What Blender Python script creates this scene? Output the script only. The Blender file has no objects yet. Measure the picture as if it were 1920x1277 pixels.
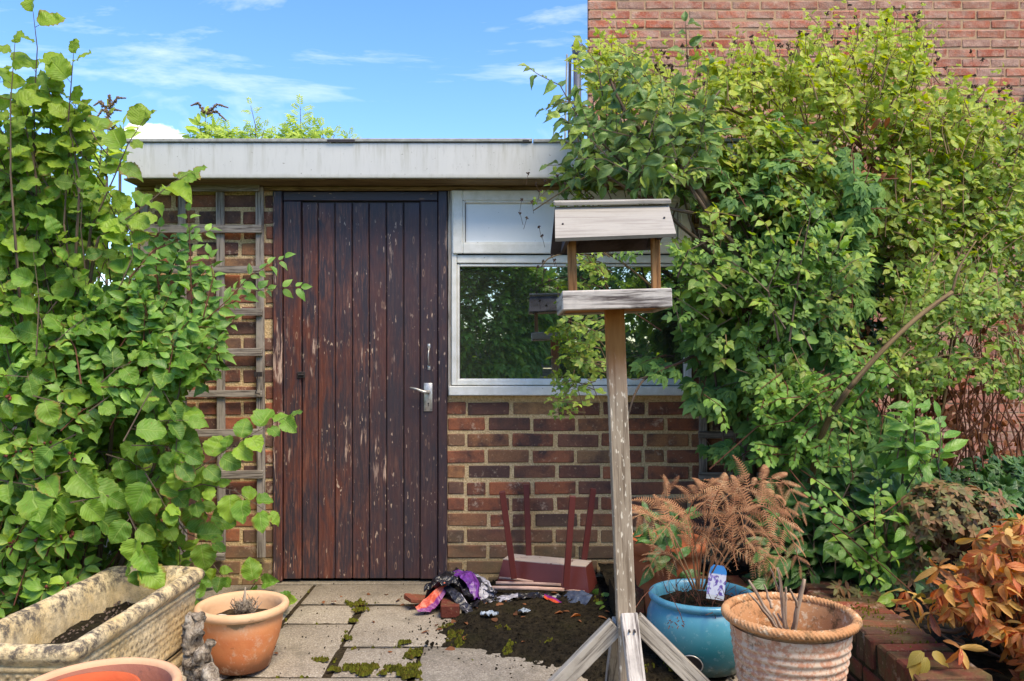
import bpy, bmesh, math, random
import numpy as np
from mathutils import Vector, Matrix, noise as mn
random.seed(11)
R = random.Random(5)
sc = bpy.context.scene
col = sc.collection
PI = math.pi
# ------------------------------------------------------------------ camera, sky, sun, exposure
EYE = 1.092
F = 1500.0            # focal length in photograph pixels (1920 wide)
HZ = 675.0            # horizon row
cam = bpy.data.cameras.new('camera'); cob = bpy.data.objects.new('camera', cam); col.objects.link(cob)
cam.sensor_width = 36.0; cam.lens = 36.0 * F / 1920.0
cam.shift_y = (HZ - 638.5) / 1920.0
cam.clip_start = 0.02; cam.clip_end = 400
cob.location = (0, 0, EYE); cob.rotation_euler = (PI / 2, 0, 0)
sc.camera = cob
SUN_EL, SUN_AZ = math.radians(57), math.radians(38)     # azimuth: to the right of straight behind the camera
sunv = Vector((math.sin(SUN_AZ) * math.cos(SUN_EL), -math.cos(SUN_AZ) * math.cos(SUN_EL), math.sin(SUN_EL)))
sl = bpy.data.lights.new('sun', 'SUN'); sl.energy = 2.5; sl.angle = math.radians(30); sl.color = (1.0, .86, .64)
so = bpy.data.objects.new('sun', sl); col.objects.link(so)
so.rotation_euler = (-sunv).to_track_quat('-Z', 'Y').to_euler(); so.location = (0, 0, 8)
sc.view_settings.view_transform = 'Standard'; sc.view_settings.look = 'None'
sc.view_settings.gamma = 1.0; sc.view_settings.use_curve_mapping = False
sc.view_settings.exposure = 1.12
sc.cycles.use_denoising = True
sc.cycles.max_bounces = 8; sc.cycles.transparent_max_bounces = 8
sc.cycles.caustics_reflective = False; sc.cycles.caustics_refractive = False

def C(r, g, b):
    f = lambda c: (c / 255 / 12.92) if c <= 10 else ((c / 255 + .055) / 1.055) ** 2.4
    return (f(r), f(g), f(b), 1.0)

class N:
    """small node helper"""
    def __init__(s, nt): s.nt = nt
    def n(s, t, ins=None, out=0, **at):
        nd = s.nt.nodes.new(t)
        for k, v in at.items(): setattr(nd, k, v)
        for k, v in (ins or {}).items():
            sk = nd.inputs[k]
            if isinstance(v, bpy.types.NodeSocket): s.nt.links.new(v, sk)
            else: sk.default_value = v
        return nd.outputs[out]
    def uv(s): return s.n('ShaderNodeTexCoord', out=2)
    def pos(s): return s.n('ShaderNodeNewGeometry', out=0)
    def rnd(s): return s.n('ShaderNodeObjectInfo', out='Random')
    def isl(s): return s.n('ShaderNodeNewGeometry', out='Random Per Island')
    def map(s, v, scale=(1, 1, 1), loc=(0, 0, 0), rot=(0, 0, 0)):
        return s.n('ShaderNodeMapping', {'Vector': v, 'Scale': scale, 'Location': loc, 'Rotation': rot})
    def off(s, v, k=13.0):
        r = s.m('MULTIPLY', s.rnd(), k)
        c = s.n('ShaderNodeCombineXYZ', {0: r, 1: s.m('MULTIPLY', r, 1.7), 2: r})
        return s.n('ShaderNodeVectorMath', {0: v, 1: c}, operation='ADD')
    def m(s, op, a, b=0.0, c=0.0, clamp=False):
        return s.n('ShaderNodeMath', {0: a, 1: b, 2: c}, operation=op, use_clamp=clamp)
    def noise(s, v, sc_=5.0, d=4.0, r=.6, dist=0.0):
        return s.n('ShaderNodeTexNoise', {'Vector': v, 'Scale': sc_, 'Detail': d, 'Roughness': r, 'Distortion': dist})
    def vor(s, v, sc_=5.0, feature='F1', out=0, rnd=1.0):
        return s.n('ShaderNodeTexVoronoi', {'Vector': v, 'Scale': sc_, 'Randomness': rnd}, out=out, feature=feature)
    def ramp(s, f, stops, interp='LINEAR'):
        o = s.n('ShaderNodeValToRGB', {0: f}); cr = o.node.color_ramp; cr.interpolation = interp
        while len(cr.elements) > 1: cr.elements.remove(cr.elements[-1])
        for i, (p, c) in enumerate(stops):
            if not isinstance(c, tuple): c = (c, c, c, 1)
            e = cr.elements[0] if i == 0 else cr.elements.new(p)
            e.position = p; e.color = c
        return o
    def step(s, f, a, b):
        return s.n('ShaderNodeMapRange', {0: f, 1: a, 2: b, 3: 0.0, 4: 1.0}, clamp=True)
    def mix(s, f, a, b, bt='MIX'):
        nd = s.nt.nodes.new('ShaderNodeMix'); nd.data_type = 'RGBA'; nd.blend_type = bt
        for i, v in ((0, f), (6, a), (7, b)):
            if isinstance(v, bpy.types.NodeSocket): s.nt.links.new(v, nd.inputs[i])
            else: nd.inputs[i].default_value = v
        return nd.outputs[2]
    def sep(s, v, i): return s.n('ShaderNodeSeparateXYZ', {0: v}, out=i)
    def bump(s, h, st=.4, d=.01):
        return s.n('ShaderNodeBump', {'Height': h, 'Strength': st, 'Distance': d})
    def out(s, sh): s.n('ShaderNodeOutputMaterial') if 0 else s.nt.links.new(sh, s.nt.nodes.new('ShaderNodeOutputMaterial').inputs[0])
    def pbr(s, c, rough=.8, nrm=None, spec=.35, **kw):
        ins = {'Base Color': c, 'Roughness': rough, 'Specular IOR Level': spec}
        if nrm is not None: ins['Normal'] = nrm
        ins.update(kw)
        return s.n('ShaderNodeBsdfPrincipled', ins)

def newmat(name):
    m = bpy.data.materials.new(name); m.use_nodes = True; m.node_tree.nodes.clear()
    return m, N(m.node_tree)

# world: Nishita sky with thin high cloud
wd = bpy.data.worlds.new('World'); sc.world = wd; wd.use_nodes = True; wd.node_tree.nodes.clear()
w = N(wd.node_tree)
sky = w.n('ShaderNodeTexSky', sky_type='NISHITA', sun_disc=False, sun_elevation=SUN_EL, sun_rotation=PI - SUN_AZ, altitude=0.0, air_density=1.0, dust_density=.4, ozone_density=1.6)
gen = w.n('ShaderNodeTexCoord', out=0)
skyc = w.n('ShaderNodeHueSaturation', {'Color': sky, 'Saturation': 1.27, 'Value': 1.0, 'Hue': .508})
cv = w.map(gen, scale=(1.0, 1.0, 4.2), rot=(0, .22, .1))
cl = w.noise(cv, 2.1, 7, .62, .6)
cl2 = w.noise(w.map(gen, scale=(1.2, 1.2, 9.0), rot=(0, .3, 0), loc=(3, 1, 0)), 4.0, 6, .6, .4)
ly = w.n('ShaderNodeSeparateXYZ', {0: gen}, out=0)
cm = w.m('MULTIPLY', w.step(cl, .52, .86), w.m('ADD', w.m('MULTIPLY', cl2, .7), .45))
cm = w.m('MULTIPLY', cm, .95, clamp=True)
# one small cumulus low over the roof
pd = Vector(((282 - 960) / F, 1.0, (HZ - 252) / F)).normalized()
dv = w.n('ShaderNodeVectorMath', {0: gen, 1: tuple(pd)}, operation='SUBTRACT')
ln = w.n('ShaderNodeVectorMath', {0: w.map(dv, scale=(1.0, 1.0, 2.6))}, out=1, operation='LENGTH')
pf = w.step(w.m('ADD', ln, w.m('MULTIPLY', w.m('SUBTRACT', w.noise(gen, 42, 5, .6), .5), .035)), .034, .024)
cm = w.m('MAXIMUM', cm, w.m('MULTIPLY', pf, .95))
skm = w.mix(cm, skyc, (7.2, 6.9, 6.5, 1))
bg = w.n('ShaderNodeBackground', {'Color': skm, 'Strength': .15})
wo = wd.node_tree.nodes.new('ShaderNodeOutputWorld'); wd.node_tree.links.new(bg, wo.inputs[0])

# ------------------------------------------------------------------ geometry helpers
WM = {}
def P(px, py, Y): return Vector(((px - 960) * Y / F, Y, EYE - (py - HZ) * Y / F))
def gy(py): return EYE * F / (py - HZ)
WY = 3.947
def wx(px): return (px - 960) / 380.0
def wz(py): return EYE - (py - HZ) / 380.0

def put(name, data, parent=None, M=None):
    o = bpy.data.objects.new(name, data); col.objects.link(o)
    M = M or Matrix.Identity(4)
    if parent is not None:
        o.parent = parent; o.matrix_parent_inverse = WM[parent.name].inverted()
    o.matrix_basis = M; WM[o.name] = M
    return o
def thing(name, label, cat, loc=(0, 0, 0), group=None):
    o = put(name, None, None, Matrix.Translation(Vector(loc)))
    o['label'] = label; o['category'] = cat
    if group: o['group'] = group
    return o
def tag(o, label=None, cat=None, group=None, kind=None):
    if label: o['label'] = label
    if cat: o['category'] = cat
    if group: o['group'] = group
    if kind: o['kind'] = kind
    return o

class MB:
    def __init__(s): s.v = []; s.f = []; s.u = []; s.mi = []
    def add(s, vs, fs, us=None, M=None, mi=0):
        b = len(s.v)
        s.v += [(M @ Vector(v)) if M else Vector(v) for v in vs]
        for i, f in enumerate(fs):
            s.f.append([b + k for k in f]); s.mi.append(mi)
            s.u.append(us[i] if us else [(vs[k][0], vs[k][2]) for k in f])
        return s
    def mesh(s, name, mat=None, smooth=False):
        me = bpy.data.meshes.new(name)
        me.from_pydata([tuple(v) for v in s.v], [], s.f)
        uv = me.uv_layers.new(name='UVMap')
        flat = [c for f in s.u for p in f for c in p]
        uv.data.foreach_set('uv', flat)
        if mat is not None:
            for m in (mat if isinstance(mat, (list, tuple)) else [mat]): me.materials.append(m)
            me.polygons.foreach_set('material_index', s.mi)
        if smooth: me.polygons.foreach_set('use_smooth', [True] * len(me.polygons))
        me.update()
        return me
    def build(s, name, mat, parent=None, smooth=False, M=None):
        return put(name, s.mesh(name, mat, smooth), parent, M)

def boxgeo(sx, sy, sz, ch=.003, jit=0.0, rr=R, taper=None):
    bm = bmesh.new(); bmesh.ops.create_cube(bm, size=1.0)
    for v in bm.verts: v.co = Vector((v.co.x * sx, v.co.y * sy, v.co.z * sz))
    if ch > 0: bmesh.ops.bevel(bm, geom=list(bm.edges), offset=ch, segments=1, affect='EDGES', profile=.7)
    if jit > 0:
        for v in bm.verts: v.co += Vector((rr.uniform(-1, 1), rr.uniform(-1, 1), rr.uniform(-1, 1))) * jit
    d = (sx, sy, sz); L = d.index(max(d)); o = [i for i in (0, 1, 2) if i != L]
    bm.verts.index_update()
    vs = [tuple(v.co) for v in bm.verts]; fs = [[v.index for v in f.verts] for f in bm.faces]
    us = [[(v.co[L], v.co[o[0]] + v.co[o[1]]) for v in f.verts] for f in bm.faces]
    bm.free()
    return vs, fs, us
def box(mb, a, b, ch=.003, jit=0.0, M=None, mi=0):
    a, b = Vector(a), Vector(b); c = (a + b) / 2; s = b - a
    T = Matrix.Translation(c)
    return mb.add(*boxgeo(abs(s.x), abs(s.y), abs(s.z), ch, jit), M=(M @ T) if M else T, mi=mi)
def beam(mb, p, q, wd_, th, up=(0, -1, 0), ch=.002, ends=0.0, mi=0):
    """a straight timber from p to q, wd_ across, th towards 'up'"""
    p, q = Vector(p), Vector(q); d = (q - p); L = d.length; x = d.normalized()
    z = Vector(up); z = (z - x * z.dot(x)).normalized(); y = z.cross(x)
    M = Matrix((x, y, z)).transposed().to_4x4(); M.translation = (p + q) / 2
    return mb.add(*boxgeo(L + ends, wd_, th, ch), M=M, mi=mi)
def tube(mb, pts, rad, sides=6, cap=True, nz=0.0, nf=20.0, mi=0, seed=0.0):
    pts = [Vector(p) for p in pts]; n = len(pts)
    rad = list(rad) if hasattr(rad, '__len__') else [rad] * n
    vs = []; us = []; L = 0
    t0 = (pts[1] - pts[0]).normalized()
    a = t0.orthogonal().normalized()
    for i, p in enumerate(pts):
        t = (pts[min(i + 1, n - 1)] - pts[max(i - 1, 0)]).normalized()
        a = (a - t * a.dot(t)); a = a.normalized() if a.length > 1e-6 else t.orthogonal().normalized()
        b = t.cross(a)
        if i: L += (p - pts[i - 1]).length
        for k in range(sides):
            th = 2 * PI * k / sides
            d = a * math.cos(th) + b * math.sin(th); r = rad[i]
            if nz: r *= 1 + nz * (mn.noise((p + d * r) * nf + Vector((seed, 0, 0))) + .45 * mn.noise((p + d * r) * nf * 2.9))
            vs.append(p + d * r); us.append((L, k / sides * .1 + seed))
    fs = []
    for i in range(n - 1):
        for k in range(sides):
            k2 = (k + 1) % sides
            fs.append([i * sides + k, i * sides + k2, (i + 1) * sides + k2, (i + 1) * sides + k])
    if cap: fs.append(list(range(sides))[::-1]); fs.append([(n - 1) * sides + k for k in range(sides)])
    return mb.add([tuple(v) for v in vs], fs, [[us[k] for k in f] for f in fs], mi=mi)
def lathe(mb, prof, seg=48, c=(0, 0, 0), nz=0.0, nf=12.0, fn=None, mi=0):
    vs = []; us = []; c = Vector(c)
    for i, (r, z) in enumerate(prof):
        for k in range(seg):
            th = 2 * PI * k / seg; rr = r
            if fn: rr = fn(r, z, th)
            if nz: rr += nz * mn.noise(Vector((math.cos(th) * r * nf, math.sin(th) * r * nf, z * nf)))
            vs.append((c.x + math.cos(th) * rr, c.y + math.sin(th) * rr, c.z + z)); us.append((th / (2 * PI), i / len(prof)))
    fs = []; fu = []
    for i in range(len(prof) - 1):
        for k in range(seg):
            k2 = (k + 1) % seg
            f = [i * seg + k, i * seg + k2, (i + 1) * seg + k2, (i + 1) * seg + k]; fs.append(f)
            u = [list(us[j]) for j in f]
            if k2 == 0: u[1][0] = 1.0; u[2][0] = 1.0
            fu.append([tuple(x) for x in u])
    return mb.add(vs, fs, fu, mi=mi)
def grid(mb, nx, ny, fn, mi=0, flip=False):
    vs = []; us = []
    for j in range(ny + 1):
        for i in range(nx + 1):
            vs.append(tuple(fn(i / nx, j / ny))); us.append((i / nx, j / ny))
    fs = []
    for j in range(ny):
        for i in range(nx):
            a = j * (nx + 1) + i; f = [a, a + 1, a + nx + 2, a + nx + 1]
            fs.append(f[::-1] if flip else f)
    return mb.add(vs, fs, [[us[k] for k in f] for f in fs], mi=mi)
def disc(mb, c, r, seg=24, h=0.0, nz=0.0, rings=4, mi=0):
    vs = [(c[0], c[1], c[2] + h)]; fs = []
    for j in range(1, rings + 1):
        for k in range(seg):
            th = 2 * PI * k / seg; q = r * j / rings
            x, y = c[0] + q * math.cos(th), c[1] + q * math.sin(th)
            vs.append((x, y, c[2] + h * (1 - (j / rings) ** 2) + nz * mn.noise(Vector((x * 30, y * 30, 3)))))
    for k in range(seg): fs.append([0, 1 + k, 1 + (k + 1) % seg])
    for j in range(rings - 1):
        for k in range(seg):
            a, b = 1 + j * seg, 1 + (j + 1) * seg
            fs.append([a + k, b + k, b + (k + 1) % seg, a + (k + 1) % seg])
    return mb.add(vs, fs, [[(vs[k][0], vs[k][1]) for k in f] for f in fs], mi=mi)

# ------------------------------------------------------------------ materials
MT = {}
def m_brick(name, stops, patch, patchamt, stain=None, bumpst=.5, gain=1.0):
    m, s = newmat(name)
    p = s.pos(); r = s.m('FRACT', s.m('ADD', s.rnd(), s.isl()))
    base = s.ramp(r, stops)
    n1 = s.noise(s.off(p), 9, 5, .65); n2 = s.noise(p, 160, 4, .7)
    c = s.mix(s.step(n1, .55 - patchamt * .2, .75 - patchamt * .15), base, patch)
    c = s.mix(s.step(n2, .35, .75), s.mix(.35, c, (.02, .012, .01, 1), 'MIX'), c)
    n3 = s.noise(p, 60, 3, .6)
    c = s.mix(s.m('MULTIPLY', s.step(n3, .62, .75), .45), c, C(190, 160, 125))
    c = s.mix(s.m('MULTIPLY', s.step(s.noise(p, 1.9, 5, .7, .5), .48, .66), .32), c, C(92, 76, 66)); c = s.mix(s.m('MULTIPLY', s.step(s.noise(s.map(p, loc=(5, 2, 9)), 13, 5, .75), .60, .70), .5), c, C(206, 184, 158))
    if stain:
        z = s.sep(p, 2)
        k = s.m('MULTIPLY', s.step(s.m('ADD', z, s.m('MULTIPLY', s.noise(p, 5, 4, .6), .5)), .60, .22), .55)
        c = s.mix(k, c, stain)
    h = s.m('ADD', s.m('MULTIPLY', n2, .5), s.m('MULTIPLY', s.noise(p, 45, 4, .6), .8))
    c = s.n('ShaderNodeHueSaturation', {'Color': c, 'Value': gain})
    s.out(s.pbr(c, .9, s.bump(h, bumpst, .006), .2)); return m
MT['brick'] = m_brick('shed_brick', [(0, C(94, 66, 58)), (.12, C(158, 94, 64)), (.25, C(118, 78, 64)), (.4, C(172, 122, 80)), (.5, C(88, 66, 60)), (.62, C(140, 88, 66)), (.75, C(166, 100, 68)), (.88, C(110, 82, 70)), (1, C(168, 128, 86))], C(78, 60, 56), .6, C(124, 108, 76), .5, 1.32)
MT['red_brick'] = m_brick('house_brick', [(0, C(190, 98, 72)), (.2, C(206, 124, 94)), (.4, C(176, 92, 70)), (.6, C(200, 132, 104)), (.8, C(166, 120, 104)), (1, C(200, 108, 80))], C(204, 164, 144), .8, None, 1.3)
MT['low_brick'] = m_brick('wall_brick', [(0, C(110, 58, 46)), (.3, C(140, 68, 52)), (.6, C(96, 66, 54)), (1, C(158, 84, 62))], C(110, 96, 60), .6, None, .8)
m, s = newmat('mortar'); p = s.pos(); n1 = s.noise(p, 7, 5, .6); n2 = s.noise(p, 120, 4, .7)
c = s.mix(n1, C(214, 182, 130), C(234, 210, 168)); c = s.mix(s.step(n2, .3, .6), C(172, 138, 92), c)
z = s.sep(p, 2); c = s.mix(s.m('MULTIPLY', s.step(s.m('ADD', z, s.m('MULTIPLY', n1, .5)), .55, .2), .5), c, C(140, 124, 84))
s.out(s.pbr(c, .95, s.bump(s.m('ADD', n2, s.noise(p, 30, 3)), .6, .01), .1)); MT['mortar'] = m
m, s = newmat('house_mortar'); p = s.pos(); n2 = s.noise(p, 90, 4, .7)
s.out(s.pbr(s.mix(n2, C(164, 128, 98), C(194, 164, 132)), .95, s.bump(n2, .5, .01), .1)); MT['mortar2'] = m

def m_wood(name, a, b, dark, k=1.0, fleck=None, bands=None, rough=.85, bst=.5):
    m, s = newmat(name); uv = s.off(s.uv(), 7.0)
    g = s.noise(s.map(uv, (5, 110 * k, 1)), 1.0, 6, .65, .4)
    g2 = s.noise(s.map(uv, (1.6, 24 * k, 1)), 1.0, 4, .6, 1.0)
    c = s.mix(g2, a, b)
    c = s.mix(s.step(g, .52, .36), c, dark)
    nn = s.noise(s.pos(), 14, 5, .65)
    c = s.mix(s.m('MULTIPLY', s.step(nn, .5, .7), .35), c, dark)
    if fleck:
        f = s.noise(s.map(uv, (38, 130, 1)), 1.0, 3, .5)
        c = s.mix(s.step(f, .60, .66), c, fleck)
    if bands: c = bands(s, c, g)
    s.out(s.pbr(c, rough, s.bump(s.m('ADD', g, s.m('MULTIPLY', g2, .6)), bst, .004), .25)); return m
MT['grey_wood'] = m_wood('grey_timber', C(158, 150, 138), C(190, 182, 168), C(92, 84, 76))
MT['trellis'] = m_wood('trellis_timber', C(136, 126, 114), C(168, 158, 146), C(78, 68, 60))
MT['pale_wood'] = m_wood('pale_peeling_timber', C(188, 178, 166), C(214, 206, 196), C(86, 76, 72), .7)
def topband(s, c, g):
    z = s.sep(s.pos(), 2); nz_ = s.m('MULTIPLY', s.noise(s.pos(), 9, 3), .12)
    k = s.step(s.m('ADD', z, nz_), 1.04, 1.19)
    return s.mix(k, c, s.mix(g, C(128, 78, 36), C(192, 134, 74)))
MT['post_wood'] = m_wood('flaky_post_timber', C(150, 134, 114), C(172, 156, 134), C(122, 106, 88), .8, C(220, 208, 186), topband)
MT['warm_wood'] = m_wood('warm_timber', C(160, 112, 66), C(186, 140, 92), C(96, 62, 36))
MT['olive_wood'] = m_wood('soffit_timber', C(128, 106, 72), C(156, 134, 98), C(84, 66, 42))
MT['stick'] = m_wood('bleached_cane', C(196, 160, 146), C(216, 188, 172), C(120, 88, 78))
MT['barkwood'] = m_wood('branch_bark', C(96, 80, 66), C(124, 106, 88), C(60, 48, 40), .5)
MT['redbark'] = m_wood('red_stem_bark', C(104, 62, 46), C(128, 84, 62), C(58, 34, 28), .5)
MT['drift'] = m_wood('driftwood', C(150, 132, 110), C(202, 188, 166), C(70, 56, 44), .5, None, None, .95, 1.0)
m, s = newmat('driftwood_surface'); p = s.pos(); d1 = s.noise(s.map(p, (55, 55, 14)), 1.0, 6, .7, .8); d2 = s.noise(p, 26, 5, .7)
c = s.mix(s.step(d1, .38, .6), C(78, 64, 52), C(182, 166, 144)); c = s.mix(s.m('MULTIPLY', s.step(d2, .52, .66), .6), c, C(216, 204, 184))
c = s.mix(s.m('MULTIPLY', s.step(s.noise(p, 60, 4, .7), .58, .68), .6), c, C(96, 78, 58))
s.out(s.pbr(c, .95, s.bump(s.m('ADD', d1, d2), 1.0, .012), .1)); MT['drift2'] = m
def m_paint(name, peel, blue):
    m, s = newmat(name); uv = s.off(s.uv(), 9.0); p = s.pos(); z = s.sep(p, 2)
    n1 = s.noise(s.map(uv, (2.6, 12, 1)), 1.0, 7, .7, .6)
    n2 = s.noise(s.map(uv, (9, 120, 1)), 1.0, 5, .7, .2)
    n3 = s.noise(s.map(uv, (3.2, 22, 1), (4, 2, 0)), 1.0, 5, .6, .3)
    lft = s.step(s.m('ADD', s.sep(p, 0), s.m('MULTIPLY', s.noise(p, 3, 3), .5)), -.25, -.75)
    c = s.mix(s.m('MULTIPLY', s.step(n1, .44, .62), s.m('ADD', .30, s.m('MULTIPLY', lft, .8)), 0.0, True), C(60, 52, 58), C(100, 58, 48))
    c = s.mix(s.m('MULTIPLY', s.step(n2, .48, .62), s.m('ADD', .35, s.m('MULTIPLY', s.step(s.noise(p, 5, 4, .7), .45, .6), .5))), c, s.mix(lft, C(92, 70, 66), C(138, 90, 72)))
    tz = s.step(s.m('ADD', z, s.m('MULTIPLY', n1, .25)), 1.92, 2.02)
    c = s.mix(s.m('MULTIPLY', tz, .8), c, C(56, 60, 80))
    zz = s.step(s.m('ABSOLUTE', s.m('SUBTRACT', z, 1.08)), .75, .1)
    pt = s.m('ADD', s.step(s.noise(p, 2.6, 3, .6, .5), .42, .62), .0)
    bare = s.m('MULTIPLY', s.step(s.m('ADD', n3, s.m('ADD', s.m('MULTIPLY', zz, .09), s.m('MULTIPLY', s.m('SUBTRACT', s.m('MULTIPLY', pt, s.m('ADD', .45, s.m('MULTIPLY', lft, .55))), .6), .16))), .675 - peel, .74 - peel), s.step(n2, .45, .52))
    woodc = s.mix(n2, C(150, 112, 94), C(216, 190, 170))
    c = s.mix(bare, c, woodc)
    fl = s.noise(s.map(uv, (26, 90, 1)), 1.0, 3, .5)
    c = s.mix(s.m('MULTIPLY', s.step(fl, .655, .69), s.step(s.noise(p, 7, 3, .6), .45, .6)), c, C(190, 164, 142))
    kn = s.vor(s.map(uv, (7, 26, 1), (.3, 7, 0)), 1.0)
    kr = s.m('MULTIPLY', s.step(kn, .16, .12), s.step(kn, .06, .10))
    c = s.mix(s.m('MULTIPLY', s.m('MULTIPLY', kr, pt), .6), c, C(180, 146, 120))
    h = s.m('SUBTRACT', s.m('MULTIPLY', n2, .4), s.m('MULTIPLY', bare, .8))
    s.out(s.pbr(c, s.mix(bare, (.42, .42, .42, 1), (.85, .85, .85, 1)), s.bump(h, .5, .004), .35)); return m
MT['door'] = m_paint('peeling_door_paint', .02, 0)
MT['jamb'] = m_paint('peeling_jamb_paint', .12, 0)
def m_plain(name, c1, rough=.6, c2=None, sc_=20, bst=.15, spec=.4, metal=0.0, det=5):
    m, s = newmat(name); p = s.pos(); n1 = s.noise(p, sc_, det, .65)
    c = s.mix(s.step(n1, .35, .7), c1, c2 or c1)
    s.out(s.pbr(c, rough, s.bump(n1, bst, .004), spec, Metallic=metal)); return m
m, s = newmat('fascia_paint'); p = s.pos()
n1 = s.noise(s.map(p, (14, 1, 1.4)), 1.0, 5, .65); n2 = s.noise(p, 60, 5, .7); n3 = s.noise(s.map(p, (50, 50, 9)), 1.0, 4, .6)
c = s.mix(n1, C(190, 189, 183), C(210, 208, 201)); c = s.mix(s.m('MULTIPLY', s.step(n3, .58, .8), .35), c, C(150, 150, 140))
c = s.mix(s.step(n2, .66, .70), c, C(122, 118, 104))
zf = s.sep(p, 2); gr = s.noise(s.map(p, (26, 1, 2.2)), 1.0, 5, .7)
c = s.mix(s.m('MULTIPLY', s.m('MULTIPLY', s.step(gr, .50, .72), s.step(zf, 1.93, 2.12)), .8), c, C(150, 146, 122)); c = s.mix(s.m('MULTIPLY', s.step(s.m('ADD', zf, s.m('MULTIPLY', gr, .03)), 1.985, 1.962), .55), c, C(140, 136, 108))
s.out(s.pbr(c, .55, s.bump(n2, .08, .003), .35)); MT['fascia'] = m
m, s = newmat('pvc'); p = s.pos(); n1 = s.noise(p, 18, 5, .65); n2 = s.noise(p, 70, 3, .6)
c = s.mix(s.step(n1, .35, .75), C(236, 234, 226), C(212, 210, 198)); c = s.mix(s.step(n2, .71, .75), c, C(120, 116, 100))
s.out(s.pbr(c, .6, None, .15)); MT['pvc'] = m
MT['trim'] = m_plain('roof_trim', C(168, 166, 158), .6, C(128, 126, 118), 30)
MT['dark'] = m_plain('dark_metal', C(40, 38, 40), .5, C(64, 54, 50), 40)
MT['pipe'] = m_plain('grey_pipe', C(84, 88, 100), .4)
MT['steel'] = m_plain('satin_metal', C(205, 202, 196), .38, C(168, 162, 152), 60, .1, .5, .55)
MT['felt'] = m_plain('roof_felt', C(70, 68, 66), .95)
MT['inner'] = m_plain('dark_interior', C(52, 50, 46), .95)
m, s = newmat('window_glass')
gl = s.n('ShaderNodeBsdfGlossy', {'Color': (.88, .92, .88, 1), 'Roughness': .012})
tr = s.n('ShaderNodeBsdfTransparent', {'Color': (.30, .33, .31, 1)})
dirt = s.n('ShaderNodeBsdfDiffuse', {'Color': C(150, 150, 140)})
lw = s.n('ShaderNodeLayerWeight', {0: .5}, out=0)
mx = s.n('ShaderNodeMixShader', {0: .62, 1: tr, 2: gl})
dn = s.m('MULTIPLY', s.noise(s.map(s.pos(), (60, 60, 6)), 1.0, 4, .6), .13)
s.out(s.n('ShaderNodeMixShader', {0: dn, 1: mx, 2: dirt})); MT['glass'] = m
m, s = newmat('obscured_glass'); n1 = s.noise(s.pos(), 12, 4, .6); n2 = s.noise(s.pos(), 75, 3, .6)
c = s.mix(n1, C(226, 230, 230), C(238, 240, 238)); c = s.mix(s.step(n2, .72, .75), c, C(120, 125, 120))
s.out(s.pbr(c, .3, None, .35)); MT['frost'] = m

m, s = newmat('concrete_slab'); p = s.off(s.pos(), 3); n1 = s.noise(p, 3.2, 6, .65); n2 = s.noise(p, 130, 4, .75); n3 = s.noise(p, 20, 6, .75)
y_ = s.sep(s.pos(), 1)
c = s.mix(s.step(n1, .3, .7), C(156, 140, 116), C(196, 180, 152))
c = s.mix(s.step(n2, .38, .62), s.mix(.62, c, C(92, 78, 62)), c)
c = s.mix(s.m('MULTIPLY', s.step(s.noise(p, 170, 3, .6), .58, .68), .7), c, C(232, 218, 194))
c = s.mix(s.m('MULTIPLY', s.step(n3, .55, .75), .5), c, C(94, 86, 68))
c = s.mix(s.m('MULTIPLY', s.step(s.noise(s.pos(), 4.5, 6, .7, .6), .52, .66), .5), c, C(112, 104, 84))
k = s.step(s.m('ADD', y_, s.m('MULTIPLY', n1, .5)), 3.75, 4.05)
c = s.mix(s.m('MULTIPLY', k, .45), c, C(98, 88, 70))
c = s.n('ShaderNodeHueSaturation', {'Color': c, 'Saturation': .78, 'Value': .97})
s.out(s.pbr(c, .92, s.bump(s.m('ADD', s.m('MULTIPLY', n2, .7), n3), .7, .006), .15)); MT['slab'] = m
def m_soil(name, a, b, sc_=40, bst=1.0):
    m, s = newmat(name); p = s.pos(); n1 = s.noise(p, sc_, 6, .7); n2 = s.noise(p, 6, 4, .6)
    c = s.mix(s.step(n1, .35, .7), a, b); c = s.mix(s.m('MULTIPLY', s.step(n2, .5, .7), .3), c, C(66, 64, 34))
    s.out(s.pbr(c, .97, s.bump(n1, bst, .02), .1)); return m
MT['soil'] = m_soil('dark_soil', C(25, 22, 17), C(64, 56, 42), 45)
MT['earth'] = m_soil('joint_earth', C(44, 36, 27), C(92, 80, 60), 70)
MT['ground'] = m_soil('ground_earth', C(60, 60, 36), C(96, 98, 58), 4, .3)
MT['gravel'] = m_plain('grit', C(120, 104, 92), .9, C(70, 58, 50), 300, .4)
MT['tanbark'] = m_wood('tan_vine_bark', C(118, 96, 66), C(144, 120, 84), C(84, 66, 46), .5)
m, s = newmat('moss'); p = s.pos(); n1 = s.noise(p, 18, 4, .6); r = s.isl()
c = s.ramp(s.m('ADD', s.m('MULTIPLY', n1, .6), s.m('MULTIPLY', r, .4)), [(.2, C(62, 62, 22)), (.42, C(96, 96, 32)), (.55, C(126, 130, 40)), (.7, C(104, 84, 38)), (.85, C(84, 80, 30))])
s.out(s.pbr(c, .95, s.bump(s.noise(p, 300, 3, .7), 1, .01), .1)); MT['moss'] = m
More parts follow.
